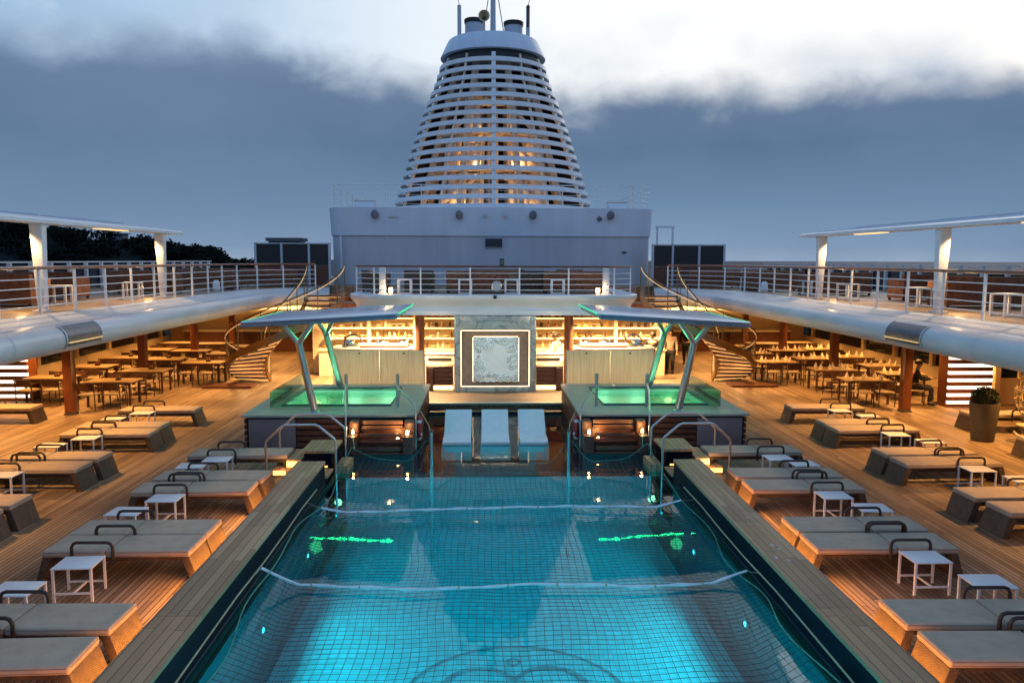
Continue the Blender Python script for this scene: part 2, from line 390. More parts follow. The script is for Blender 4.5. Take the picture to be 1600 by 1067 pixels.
def tag(o, label=None, cat=None, group=None, kind=None):
    if label: o['label'] = label
    if cat: o['category'] = cat
    if group: o['group'] = group
    if kind: o['kind'] = kind
    return o
def thing(name, label, cat, loc=(0, 0, 0), rz=0.0, group=None):
    o = bpy.data.objects.new(name, None); COL.objects.link(o)
    o.location = loc; o.rotation_euler = (0, 0, rz); o.empty_display_size = 0.2
    return tag(o, label, cat, group)
def struct(o): o['kind'] = 'structure'; return o
KIDS = {}
def copy_tree(o, loc, rz=0.0, label=None, group=None, flip=False):
    def rec(a, par):
        c = a.copy(); COL.objects.link(c)
        if par is not None: c.parent = par
        for ch in [x for x in a.children]: rec(ch, c)
        return c
    r = rec(o, None); r.location = loc; r.rotation_euler = (0, 0, rz)
    if label: r['label'] = label
    if group: r['group'] = group
    return r
ORD = ['first', 'second', 'third', 'fourth', 'fifth', 'sixth', 'seventh', 'eighth', 'ninth', 'tenth']
SIDE = {-1: 'hill side', 1: 'sea side'}
def light(kind, loc, energy, col, size=0.1, rot=None, sy=None, spot=None):
    d = bpy.data.lights.new('lamp', kind); d.energy = energy; d.color = col
    if kind == 'AREA':
        d.size = size
        if sy: d.shape = 'RECTANGLE'; d.size_y = sy
    elif kind in ('POINT', 'SPOT'): d.shadow_soft_size = size
    if kind == 'SPOT' and spot: d.spot_size = R(spot); d.spot_blend = 0.6
    o = bpy.data.objects.new('lamp', d); COL.objects.link(o); o.location = loc
    if rot: o.rotation_euler = rot
    return o

# ------------------------------------------------------------------ camera, sky, sun
cam = bpy.data.cameras.new('camera'); cam.lens = 27.0; cam.sensor_width = 36.0; cam.clip_end = 60000; cam.clip_start = 0.1
co = bpy.data.objects.new('camera', cam); COL.objects.link(co)
co.matrix_world = Matrix.Translation((-0.3, 0, 4.4)) @ Matrix.Rotation(R(-2.0), 4, 'Z') @ Matrix.Rotation(R(90 - 6.05), 4, 'X') @ Matrix.Rotation(R(0.2), 4, 'Z')
SC.camera = co
w = bpy.data.worlds.new('World'); SC.world = w; w.use_nodes = True
nt = w.node_tree; bg = nt.nodes['Background']
tc = N(nt, 'TexCoord'); sp = N(nt, 'SeparateXYZ'); nt.links.new(tc.outputs['Generated'], sp.inputs[0])
dx, dy, dz = sp.outputs
sky = N(nt, 'TexSky', sky_type='NISHITA', sun_disc=False); sky.sun_elevation = R(4.0); sky.sun_rotation = R(35.0); sky.air_density = 1.3
skyc = N(nt, 'VectorMath', operation='SCALE'); nt.links.new(sky.outputs[0], skyc.inputs[0]); skyc.inputs['Scale'].default_value = 0.06
# azimuth (0 ahead) and a flattened cloud-plane coordinate
az = M_(nt, 'ARCTAN2', dx, dy)
el = M_(nt, 'ARCSINE', dz)
cb = N(nt, 'CombineXYZ'); nt.links.new(M_(nt, 'MULTIPLY', az, 1.0), cb.inputs[0]); nt.links.new(M_(nt, 'MULTIPLY', el, 1.5), cb.inputs[1])
n1 = N(nt, 'TexNoise'); n1.inputs['Scale'].default_value = 4.0; n1.inputs['Detail'].default_value = 9; n1.inputs['Roughness'].default_value = 0.5; n1.inputs['Distortion'].default_value = 0.35; nt.links.new(cb.outputs[0], n1.inputs['Vector'])
n2 = N(nt, 'TexNoise'); n2.inputs['Scale'].default_value = 2.2; n2.inputs['Detail'].default_value = 6; nt.links.new(cb.outputs[0], n2.inputs['Vector'])
n3 = N(nt, 'TexNoise'); n3.inputs['Scale'].default_value = 13.0; n3.inputs['Detail'].default_value = 8; n3.inputs['Distortion'].default_value = 0.4; nt.links.new(cb.outputs[0], n3.inputs['Vector'])
# upper edge of the cloud bank: bumps along azimuth
edge = M_(nt, 'ADD', el, M_(nt, 'MULTIPLY', M_(nt, 'SUBTRACT', n1.outputs[0], 0.5), 0.13))
edge = M_(nt, 'ADD', edge, M_(nt, 'MULTIPLY', M_(nt, 'SUBTRACT', n3.outputs[0], 0.5), 0.05))
# the bank stands higher to the port side (and ends lower behind the funnel)
azc = M_(nt, 'MULTIPLY', M_(nt, 'COSINE', M_(nt, 'MULTIPLY_ADD', az, 3.6, 1.8)), 0.025)
edge = M_(nt, 'SUBTRACT', edge, azc)
clear = N(nt, 'MapRange', interpolation_type='SMOOTHSTEP'); nt.links.new(edge, clear.inputs[0])
clear.inputs[1].default_value = 0.186; clear.inputs[2].default_value = 0.244
bank = ramp(nt, M_(nt, 'MULTIPLY', el, 3.0, clamp=True), [(0.0, (0.33, 0.43, 0.56)), (0.05, (0.23, 0.34, 0.49)), (0.20, (0.155, 0.260, 0.410)), (0.42, (0.104, 0.178, 0.296)), (0.62, (0.130, 0.205, 0.328)), (0.78, (0.19, 0.27, 0.41))])
bank = mixc(nt, M_(nt, 'MULTIPLY', M_(nt, 'SUBTRACT', M_(nt, 'MULTIPLY_ADD', n3.outputs[0], 0.25, n2.outputs[0]), 0.52, clamp=True), 2.4, clamp=True), bank, (0.155, 0.240, 0.380))
azr = N(nt, 'MapRange', interpolation_type='SMOOTHSTEP'); nt.links.new(az, azr.inputs[0]); azr.inputs[1].default_value = -0.60; azr.inputs[2].default_value = 0.22
high = mixc(nt, azr.outputs[0], (0.40, 0.66, 0.96), (1.18, 1.20, 1.20))
hb = mixc(nt, 0.15, high, skyc.outputs[0])
wisps = N(nt, 'MapRange', interpolation_type='SMOOTHSTEP'); nt.links.new(n3.outputs[0], wisps.inputs[0]); wisps.inputs[1].default_value = 0.5; wisps.inputs[2].default_value = 0.75
hb = mixc(nt, M_(nt, 'MULTIPLY', M_(nt, 'MULTIPLY', wisps.outputs[0], 0.5), M_(nt, 'SUBTRACT', 1.0, azr.outputs[0])), hb, (0.80, 0.90, 1.0))
zen = N(nt, 'MapRange', interpolation_type='SMOOTHSTEP'); nt.links.new(el, zen.inputs[0]); zen.inputs[1].default_value = 0.36; zen.inputs[2].default_value = 0.75
hb = mixc(nt, zen.outputs[0], hb, (0.20, 0.33, 0.54))
# the side astern of the camera is already in dusk
back = N(nt, 'MapRange', interpolation_type='SMOOTHSTEP'); nt.links.new(dy, back.inputs[0]); back.inputs[1].default_value = 0.1; back.inputs[2].default_value = -0.7
hb = mixc(nt, back.outputs[0], hb, (0.27, 0.46, 0.78))
veil = N(nt, 'MapRange', interpolation_type='SMOOTHSTEP'); nt.links.new(edge, veil.inputs[0]); veil.inputs[1].default_value = 0.33; veil.inputs[2].default_value = 0.21
vn = N(nt, 'MapRange', interpolation_type='SMOOTHSTEP'); nt.links.new(n2.outputs[0], vn.inputs[0]); vn.inputs[1].default_value = 0.44; vn.inputs[2].default_value = 0.66
hb = mixc(nt, M_(nt, 'MULTIPLY', M_(nt, 'MULTIPLY', veil.outputs[0], vn.outputs[0]), 0.75), hb, (0.36, 0.47, 0.62))
skyout = mixc(nt, clear.outputs[0], bank, hb)
below = M_(nt, 'LESS_THAN', el, -0.002)
skyout = mixc(nt, below, skyout, (0.03, 0.05, 0.08))
nt.links.new(skyout, bg.inputs[0]); bg.inputs[1].default_value = 1.0
sun = bpy.data.lights.new('sun', 'SUN'); sun.energy = 0.25; sun.angle = R(25); sun.color = (1.0, 0.93, 0.85)
so = bpy.data.objects.new('sun', sun); COL.objects.link(so); so.rotation_euler = (R(68), 0, R(180 - 35))
SC.view_settings.view_transform = 'Standard'; SC.view_settings.look = 'None'; SC.view_settings.exposure = 0.0; SC.view_settings.gamma = 1.0
SC.cycles.use_denoising = True
try: SC.cycles.denoiser = 'OPENIMAGEDENOISE'
except Exception: pass
SC.cycles.max_bounces = 8; SC.cycles.diffuse_bounces = 3; SC.cycles.transparent_max_bounces = 24; SC.cycles.sample_clamp_indirect = 4.0
SC.cycles.caustics_reflective = False; SC.cycles.caustics_refractive = False

# ------------------------------------------------------------------ sea and land
ZW = 0.05; ZC = 0.50; ZU = 3.3
struct(MB().add([(-30000, -5000, -22), (30000, -5000, -22), (30000, 50000, -22), (-30000, 50000, -22)], [(0, 1, 2, 3)]).build('sea', 'sea', recalc=False))

def ridge(x):     # height of the headland's crest
    z = 26 - .150 * (x + 367) + 2.2 * math.sin(x * 0.045) + 1.2 * math.sin(x * 0.11 + 1)
    if x > -190: z -= .0022 * (x + 190) ** 2
    return max(-24, z)
hb_ = MB(); nx, ny = 60, 14
for j in range(ny + 1):
    for i in range(nx + 1):
        x = -1100 + 1080 * i / nx; y = 520 + 260 * j / ny
        f = math.sin(math.pi * j / ny) ** 0.6
        hb_.v.append((x, y, -24 + (ridge(x) + 24) * f + random.uniform(-0.8, 0.8)))
for j in range(ny):
    for i in range(nx):
        a = j * (nx + 1) + i; hb_.f.append((a, a + 1, a + nx + 2, a + nx + 1))
struct(hb_.build('hill', 'hill', smooth=True))

def crown(mb, c, rx, rz, n, rnd, leaf=0.9):
    lumps = [(Vector((rnd.uniform(-1, 1) * rx * .6, rnd.uniform(-1, 1) * rx * .6, rnd.uniform(-.5, .7) * rz * .7)), rnd.uniform(.4, .62)) for _ in range(7)]
    for _ in range(n):
        lc, lr = rnd.choice(lumps)
        d = Vector((rnd.gauss(0, 1), rnd.gauss(0, 1), rnd.gauss(0, 1))).normalized() * rnd.random() ** 0.45
        p = Vector(c) + lc + Vector((d.x * rx * lr, d.y * rx * lr, d.z * rz * lr))
        a = Vector((rnd.gauss(0, 1), rnd.gauss(0, 1), rnd.gauss(0, 1))).normalized(); b = a.orthogonal().normalized() ; s = leaf * rnd.uniform(.6, 1.4)
        q = a.cross(b)
        mb.add([p + b * s, p + q * s * .7, p - b * s, p - q * s * .7], [(0, 1, 2, 3)])
rnd = random.Random(3)
wood = MB()
for k in range(130):
    x = rnd.uniform(-760, -180); y = rnd.uniform(560, 660)
    f = math.sin(math.pi * (y - 520) / 260) ** 0.6
    z = -24 + (ridge(x) + 24) * f
    crown(wood, (x, y, z + 2.2), rnd.uniform(8, 16), rnd.uniform(5, 9), 420, rnd, 1.3)
tag(wood.build('woods', 'leaf'), kind='stuff')
tr_names = ['broad dark tree lowest on the headland beyond the railing', 'small pointed tree at the seaward tip of the headland', 'rounded tree on the crest beside the dark deck windbreak', 'tall clumped tree above the end of the canopy beam',
            'wide tree on the headland between the two canopy posts', 'dark tree above the flat roofed house on the headland']
for (x, y, h, rx), lab in zip([(-228, 600, 11, 8.5), (-199, 600, 8, 5.0), (-250, 600, 15, 9), (-290, 600, 21, 11), (-321, 600, 17, 12), (-352, 600, 16, 12)], tr_names):
    z = -24 + (ridge(x) + 24) * math.sin(math.pi * 80 / 260) ** 0.6 - 1
    t = thing('hill_tree', lab, 'tree', (x, y, z), 0, 'trees standing out on the headland')
    MB().tube([(0, 0, 0), (0.2, 0, h * .35), (0, .3, h * .6)], [0.7, .5, .3], 7).build('trunk', 'bark', t)
    cm = MB(); crown(cm, (0, 0, h * .62), rx, h * .48, 900, rnd, 0.8); cm.build('crown', 'leaf', t)
t = thing('hill_house', 'pale flat roofed house among dark trees on the headland', 'house', (-312, 670, 22))
MB().box(-6, 6, -5, 5, -14, 3).build('wall', 'plaster', t); MB().box(-9, 8, -6, 6, 3.02, 3.7).build('roof', 'plaster', t)
for k in range(3): MB().box(-5 + k * 3.6, -3 + k * 3.6, -5.08, -5.005, .8, 2.2).build('window', 'darkglass', t)

# ------------------------------------------------------------------ decks
dk = MB()
def sheet(mb, x0, x1, y0, y1, z): mb.add([(x0, y0, z), (x1, y0, z), (x1, y1, z), (x0, y1, z)], [(0, 1, 2, 3)])
sheet(dk, -16, -3.3, -6, 50, 0); sheet(dk, 3.3, 16, -6, 50, 0); sheet(dk, -3.3, 3.3, 22.3, 50, 0)
struct(dk.build('deck_floor', 'deck', recalc=False))
st = MB().box(-2.15, 2.15, 22.25, 30, -0.4, 0.25)
struct(st.build('stage_floor', 'teakx'))

# pool: shell, water
POOLW = 3.42; YB = -2.0; YE = 16.9
ps = MB()
def wallquad(mb, p, q, z0, z1): mb.add([(p[0], p[1], z0), (q[0], q[1], z0), (q[0], q[1], z1), (p[0], p[1], z1)], [(0, 1, 2, 3)])
pth = [(-POOLW, YB), (-POOLW, YE), (-1.9, YE), (-1.9, 22.2), (1.9, 22.2), (1.9, YE), (POOLW, YE), (POOLW, YB)]
for a, b in zip(pth, pth[1:] + pth[:1]): wallquad(ps, a, b, -1.65, ZW + 0.015)
pool = struct(ps.build('pool_wall', 'walltile'))
pf = MB(); sheet(pf, -POOLW, POOLW, YB, 16.9, -1.6); struct(pf.build('pool_floor', 'floortile'))
pf = MB(); sheet(pf, -1.9, 1.9, 16.9, 22.2, -0.35); wallquad(pf, (-1.9, 16.9), (1.9, 16.9), -0.6, -0.35)
struct(pf.build('pool_shelf_floor', 'walltile'))
pf = MB(); wallquad(pf, (POOLW, 16.88), (-POOLW, 16.88), -1.6, -0.45); struct(pf.build('pool_end_wall', 'floortile'))
def arcstrip(mb, cx, cy, r, wd, a0, a1, z, n=60, sq=1.0):
    o = len(mb.v)
    for i in range(n + 1):
        a = R(a0 + (a1 - a0) * i / n)
        for rr in (r - wd / 2, r + wd / 2): mb.v.append((cx + rr * math.cos(a), cy + rr * sq * math.sin(a), z))
    for i in range(n): mb.f.append((o + 2 * i, o + 2 * i + 1, o + 2 * i + 3, o + 2 * i + 2))
em = MB(); arcstrip(em, .12, 9.8, 1.6, .07, 0, 360, -1.594); arcstrip(em, -.38, 10.25, .52, .09, 20, 250, -1.590); arcstrip(em, .62, 10.25, .52, .09, -70, 160, -1.586); arcstrip(em, .12, 10.95, .09, .05, 0, 360, -1.590)
struct(em.build('pool_floor_marking', 'emblem'))
wt = MB(); sheet(wt, -POOLW, POOLW, YB, YE, ZW); sheet(wt, -1.9, 1.9, YE, 22.2, ZW)
struct(wt.build('pool_water', 'water', recalc=False))

# raised pool surround on each side: navy tiled inner wall, slatted outer wall, teak coping with light under its lip
for s in (-1, 1):
    t = thing('pool_surround', f'long raised teak coping over navy tiled wall along the {SIDE[s]} of the pool', 'pool surround', (s * 3.3, 5, 0))
    def X(a, b): return (a, b) if s > 0 else (-b, -a)
    MB().box(*X(POOLW, 3.50), YB, 14.70, ZW + .016, ZC - 0.06).build('inner_wall', 'navy', t, world=True)
    MB().box(*X(3.501, 3.80), YB, 14.70, 0.0, ZC - 0.065).build('outer_wall', 'slat_pale', t, world=True)
    for k, (y0, y1) in enumerate([(YB, 5.6), (5.606, 8.2), (8.206, 11.1), (11.106, 14.74)]):
        MB().box(*X(3.415, 3.945), y0, y1, ZC - .058, ZC).build('coping', 'coping', t, world=True, bevel=0.008)
    MB().box(*X(3.84, 3.88), YB, 14.6, ZC - .085, ZC - .062).build('light_strip', 'led_warm', t, world=True)
    # stepping block at the pool entry
    if s > 0:
        rnd = random.Random(8)
        for (bx, by, br) in ((3.70, 11.25, .022), (3.66, 11.1, .016), (3.66, 10.13, .035), (3.70, 9.98, .026), (3.55, 9.68, .024), (3.68, 9.58, .03)):
            bl = MB(); bl.v = [(bx + br * (1 + .45 * rnd.uniform(-1, 1)) * math.cos(R(30 * q)) * .8, by + br * (1 + .5 * rnd.uniform(-1, 1)) * math.sin(R(30 * q)) * 1.5, ZC + .003) for q in range(12)]; bl.f = [tuple(range(12))]
            bl.build('stain', 'stain', t, world=True, recalc=False)
    t2 = thing('entry_step_block', f'teak topped stepping block at the pool entry rails, {SIDE[s]}', 'step block', (s * 3.6, 15.8, 0))
    MB().box(*X(POOLW, 3.90), 14.745, 15.34, -.9, 0.14).build('low_wall', 'navy', t2, world=True)
    MB().box(*X(3.38, 3.92), 14.75, 15.335, 0.143, 0.19).build('low_coping', 'coping', t2, world=True, bevel=.006)
    MB().box(*X(POOLW, 3.97), 15.36, 16.3, -.9, 0.49).build('body', 'navy', t2, world=True)
    MB().box(*X(3.37, 4.02), 15.35, 16.32, 0.493, 0.55).build('top', 'coping', t2, world=True, bevel=.008)
    MB().box(*X(3.12, 3.37), 15.45, 16.2, -0.05, 0.20).build('pool_step', 'coping', t2, world=True, bevel=.006)
    MB().box(*X(4.03, 4.33), 15.37, 16.28, 0.0, 0.36).build('deck_step', 'coping', t2, world=True, bevel=.006)
    MB().box(*X(4.335, 4.62), 15.37, 16.28, 0.0, 0.18).build('deck_step', 'coping', t2, world=True, bevel=.006)
    MB().box(*X(4.05, 4.32), 15.345, 15.362, 0.22, 0.33).build('step_light', 'led_step', t2, world=True)
    MB().box(*X(4.35, 4.60), 15.345, 15.362, 0.05, 0.14).build('step_light', 'led_step', t2, world=True)
    MB().box(*X(3.50, 3.90), 15.338, 15.352, 0.21, 0.24).build('step_light', 'led_step', t2, world=True)
    MB().box(*X(POOLW, 3.80), 16.33, 16.95, -.9, 0.20).build('back_wall', 'navy', t2, world=True)
    for y, nm in ((15.0, 'outer pool entry rail of bent steel tube standing before the step block'), (16.05, 'second pool entry rail of bent steel tube behind the step block')):
        lab = f'octagonal steel handrail loop over the step block, {"pool end" if y < 15.5 else "hot tub end"}, {SIDE[s]}'
        r = thing('entry_handrail', lab, 'handrail', (s * 3.8, y, 0), 0, 'entry handrails at the pool corners')
        MB().tube([(s * 4.63, y, 0), (s * 4.63, y, .80), (s * 4.60, y, .86), (s * 4.30, y, 1.13), (s * 4.22, y, 1.16), (s * 3.66, y, 1.16), (s * 3.58, y, 1.13), (s * 3.29, y, .88), (s * 3.26, y, .82), (s * 3.26, y, -.7)], .024, 10).build('tube_rail', 'steel', r, smooth=True, world=True)
        for xx in (4.63,): MB().lathe([(.055, 0.001), (.055, .012), (.03, .02)], (s * xx, y, 0), 14).build('base_flange', 'steel', r, smooth=True, world=True)
    # straw coloured rope tied along the inner wall
    tag(MB().tube([(s * 3.36, 2.5 + 1.12 * k, ZW + .20 - .02 * math.sin(k * 1.9)) for k in range(11)], .011, 6).build('wall_rope', 'rope', smooth=True), f'straw coloured rope stretched along the navy pool wall, {SIDE[s]}', 'rope')
    for k in range(5):
        light('AREA', (s * 3.36, 3.2 + k * 2.7, -.75), (74, 78, 74, 40, 10)[k], (0.0, 0.72, 0.84), 0.10, (0, R(76 * s), 0), 2.6).data.spread = R(125)
    for k in range(4):
        f = thing('pool_lamp', f'round underwater lamp in the {SIDE[s]} pool wall, {ORD[k]} from hot tub', 'pool lamp', (s * 3.41, 13.0 - k * 2.7, -.72), 0, 'lamps in the pool walls')
        MB().lathe([(.06, 0), (.06, .02), (.045, .03)], n=18).build('rim', 'steel', f, smooth=True).rotation_euler = (0, R(-90 * s), 0)
        MB().lathe([(.042, .028), (.02, .035)], n=18).build('lens', 'poolfix', f, smooth=True).rotation_euler = (0, R(-90 * s), 0)
    light('AREA', (s * 3.88, 6.2, ZC - .09), 330, (1.0, 0.40, 0.07), 0.05, (0, R(-25 * s), 0), 15.0).data.spread = R(150)
    light('AREA', (s * 4.3, 15.2, .3), 1.5, WARM, 0.2, (R(100), 0, 0), .2)
light('AREA', (0, 16.7, -.75), 10, (0.0, 0.70, 0.84), 5.0, (R(-72), 0, 0), .2)
light('AREA', (0, 1.0, -.6), 330, (0.0, 0.70, 0.84), 5.0, (R(72), 0, 0), .3)

# ------------------------------------------------------------------ upper deck
t_ud = MB()
for s in (-1, 1):
    p = [(9.0, -6), (15.6, -6), (15.6, 33), (9.0, 33)] if s > 0 else [(-15.6, -6), (-9.0, -6), (-9.0, 33), (-15.6, 33)]
    t_ud.prism(p, ZU - .5, ZU)
    p = [(6.9, 30.2), (9.0, 30.2), (9.0, 33), (6.9, 33)]
    if s < 0: p = [(-x, y) for x, y in p][::-1]
    t_ud.prism(p, ZU - .5, ZU - .002)
t_ud.prism([(-4.0, 24.6), (4.0, 24.6), (4.0, 30.5), (-4.0, 30.5)], ZU - .5, ZU - .001)
t_ud.prism([(-15.6, 33.002), (-6.9, 33.002), (-4.6, 30.502), (4.6, 30.502), (6.9, 33.002), (15.6, 33.002), (15.6, 52), (-15.6, 52)], ZU - .5, ZU - .003)
struct(t_ud.build('upper_deck_floor', 'deck'))

# cowling: rounded white edge of the upper decks. profile offset is measured from the rail line towards the pool
def cowl_prof():
    pr = [(0.0, ZU - .46), (0.0, ZU + .012), (.18, ZU + .012), (.60, ZU - .13), (.66, ZU - .10)]
    for i in range(9):
        a = R(62 - 22 * i * 0.98); pr.append((1.0 + .25 * math.cos(a), ZU - .345 + .25 * math.sin(a)))
    pr += [(.80, ZU - .63), (.6, ZU - .60), (.5, ZU - .5)]
    return pr
cur = [(-9.0 + 0.0, -6), (-9.0, 22.5)]
for i in range(1, 9):
    a = R(90 * i / 8); cur.append((-9.0 + 2.6 * (1 - math.cos(a)) , 26.2 + 4.2 * math.sin(a)))
cowlpath = [(-9.0, y) for y in (-6, 0, 6, 10.5)] + [(-9.0, 22.5)] + cur[2:]
for s in (-1, 1):
    cp = MB().sweep(cowl_prof(), [(-9.0, -6), (-9.0, 26.2)] + cur[2:])
    t = thing('deck_edge_cowling', f'smooth white rounded edge of the upper deck on the {SIDE[s]}', 'deck edge', (s * 8.4, 12, ZU - .4))
    if s > 0: cp.mir()
    cp.build('shell', 'cowl', t, smooth=True, world=True)
    for y in (5.2, 8.6, 12.35, 20.2, 24.5):
        j = MB().sweep([(a + .004 * (1 if a > .9 else 0), z) for a, z in [(1.0 + .256 * math.cos(R(60 - 20 * i)), ZU - .345 + .256 * math.sin(R(60 - 20 * i))) for i in range(9)]], [(-9.0, y), (-9.0, y + .018)], closed_prof=False)
        if s > 0: j.mir()
        j.build('seam', 'white3', t, world=True)
    y0, y1 = 13.85, 15.15
    b = MB().sweep([(1.0 + .262 * math.cos(R(70 - 14 * i)), ZU - .345 + .262 * math.sin(R(70 - 14 * i))) for i in range(8)], [(-9.0, y0), (-9.0, y1)], closed_prof=False)
    if s > 0: b.mir()
    rc = b.build('light_recess', 'darksteel', t, world=True, smooth=True)
    MB().tube([(s * -1 * -7.725 if s > 0 else -7.725, y0 + .05, ZU - .40), (7.725 if s > 0 else -7.725, y1 - .05, ZU - .40)], .012, 6).build('light_strip', 'led_rail', t, world=True)
    for yy in (y0 + .02, y1 - .02):
        k = MB().tube([(-9.0 + 1.0 + .262 * math.cos(R(75 - 16 * i)), yy, ZU - .345 + .262 * math.sin(R(75 - 16 * i))) for i in range(8)], .012, 6)
        if s > 0: k.mir()
        k.build('recess_frame', 'steel', t, world=True)

# balcony over the art wall: bluish fascia, cove, lip
fp = [(4.05, 30.6), (4.05, 25.3)] + [(4.05 - .9 * (1 - math.cos(R(18 * i))), 24.6 + .0 + .9 * math.sin(R(18 * i)) * 0 + (25.3 - 24.6) * (1 - math.sin(R(18 * i)))) for i in range(1, 6)]
fpath = fp + [(-x, y) for x, y in fp[::-1]]
prof = [(0, ZU - .48), (0, ZU + .012), (.62, ZU + .012), (.66, ZU - .02), (.66, ZU - .10), (.60, ZU - .20), (.50, ZU - .30), (.46, ZU - .42), (.50, ZU - .47), (.56, ZU - .49), (.57, ZU - .62), (.35, ZU - .64), (.3, ZU - .5)]
t = thing('balcony_fascia', 'pale curved fascia of the balcony above the marble art wall', 'balcony edge', (0, 24.3, ZU - .4))
MB().sweep(prof, fpath[::-1]).build('shell', 'white', t, smooth=True, world=True)
tag(MB().box(-.05, .05, 23.86, 23.98, ZU - .1, ZU + .0).build('deck_camera', 'black', bevel=.01), 'small black camera on the balcony fascia above the art panel', 'camera')

# ------------------------------------------------------------------ loungers. local frame: foot at x = 0, head at x = -2, width along y
def make_lounger():
    t = thing('sun_lounger', None, 'lounger')
    hw = .318
    for nm, x0, x1 in (('seat_cushion', -1.12, .02), ('head_cushion', -1.98, -1.135)):
        c = MB().box(x0, x1, -hw, hw, .345, .44).build(nm, 'cushion', t, bevel=.036, seg=4)
        e = .006
        for z in (.414, .372): MB().tube([(x0 + e, -hw + .03, z), (x0 + .03, -hw + e, z), (x1 - .03, -hw + e, z), (x1 - e, -hw + .03, z), (x1 - e, hw - .03, z), (x1 - .03, hw - e, z), (x0 + .03, hw - e, z), (x0 + e, hw - .03, z)], .009, 5, closed=True).build('piping', 'piping', c, smooth=True)
    MB().box(-1.93, -.03, -hw + .10, hw - .10, .255, .346).build('frame', 'wicker', t, bevel=.012)
    def leg(x0, x1, dx):
        return MB().hexa([(x0 + dx, -hw + .012, 0.0), (x1 + dx, -hw + .012, 0.0), (x1 + dx, hw - .012, 0.0), (x0 + dx, hw - .012, 0.0)],
                         [(x0, -hw + .008, .346), (x1, -hw + .008, .346), (x1, hw - .008, .346), (x0, hw - .008, .346)])
    leg(-.10, .012, .11).build('foot_panel', 'wicker', t, bevel=.01)
    leg(-1.972, -1.86, -.11).build('head_panel', 'wicker', t, bevel=.01)
    for y in (-hw - .012, hw + .012):
        pts = [(-1.56, y, .26), (-1.56, y, .50), (-1.535, y, .548), (-1.49, y, .565), (-1.08, y, .565), (-1.035, y, .548), (-1.01, y, .50), (-1.01, y, .26)]
        MB().tube(pts, .022, 8).build('arm_loop', 'arm', t, smooth=True)
    MB().box(-1.13, -1.10, -.05, .05, .30, .36).build('hinge_strap', 'black', t)
    return t
def make_stool():
    t = thing('side_table', None, 'side table')
    MB().box(-.255, .255, -.215, .215, .435, .452).build('table_top', 'powder', t, bevel=.004)
    for x in (-.235, .235):
        for y in (-.195, .195): MB().box(x - .014, x + .014, y - .014, y + .014, 0, .434).build('leg', 'powder', t)
    MB().box(-.22, .22, -.207, -.183, .10, .122).build('stretcher', 'powder', t); MB().box(-.22, .22, .183, .207, .10, .122).build('stretcher', 'powder', t)
    MB().box(-.012, .012, -.182, .182, .10, .12).build('stretcher', 'powder', t)
    return t
L0 = make_lounger(); T0 = make_stool(); usedL = [0]; usedT = [0]
def lounger(x, y, s, lab, grp):
    rz = 0 if s < 0 else math.pi
    rz += random.uniform(-.025, .025); x += random.uniform(-.05, .05); y += random.uniform(-.02, .02)
    if not usedL[0]:
        usedL[0] = 1; L0.location = (x, y, 0); L0.rotation_euler = (0, 0, rz); tag(L0, lab, None, grp); return L0
    return copy_tree(L0, (x, y, 0), rz, lab, grp)
def stool(x, y, lab, grp='white tables between the loungers', rz=None):
    rz = random.uniform(-.06, .06) if rz is None else rz
    if not usedT[0]:
        usedT[0] = 1; T0.location = (x, y, 0); T0.rotation_euler = (0, 0, rz); tag(T0, lab, None, grp); return T0
    return copy_tree(T0, (x, y, 0), rz, lab, grp)
for s in (-1, 1):
    k = 0
    for y in (15.80, 14.02, 13.33, 11.28, 10.58, 8.36, 7.60):
        yy = y - (.12 if s > 0 and y < 13.5 else 0)
        lounger(s * 4.36, yy, s, f'taupe cushioned wicker lounger beside the pool coping, {ORD[k]} from the hot tub, {SIDE[s]}', f'poolside loungers'); k += 1
    k = 0
    for y in (15.12, 14.66, 12.62, 11.95, 9.88, 9.08, 6.85):
        if s > 0: y -= .1
        x = 5.62 if k % 2 == 0 else 5.95
        stool(s * x, y, f'white metal side table in the poolside row, {ORD[k]} from the hot tub, {SIDE[s]}'); k += 1
    k = 0
    for y in (20.55, 18.55, 17.78, 15.55, 14.78, 12.65, 11.88):
        lounger(s * 8.02, y, s, f'taupe outer row lounger near the dining tables, {ORD[k]} from hot tub, {SIDE[s]}', 'outer row loungers'); k += 1
    k = 0
    for y in (19.85, 19.2, 17.05, 16.35, 14.1, 13.4):
        stool(s * (9.15 if k % 2 == 0 else 9.55), y, f'white side table, outer lounger row, {ORD[k]} from hot tub, {SIDE[s]}'); k += 1
    lounger(s * 12.45, 19.6 if s > 0 else 20.9, s, f'lone taupe lounger lit orange before the glowing slatted screen, {SIDE[s]}', 'loungers under the upper deck')
    if s > 0: lounger(s * 11.9, 16.6, s, 'taupe lounger beside the stone planter and the cream hanging chair, sea side', 'loungers under the upper deck')

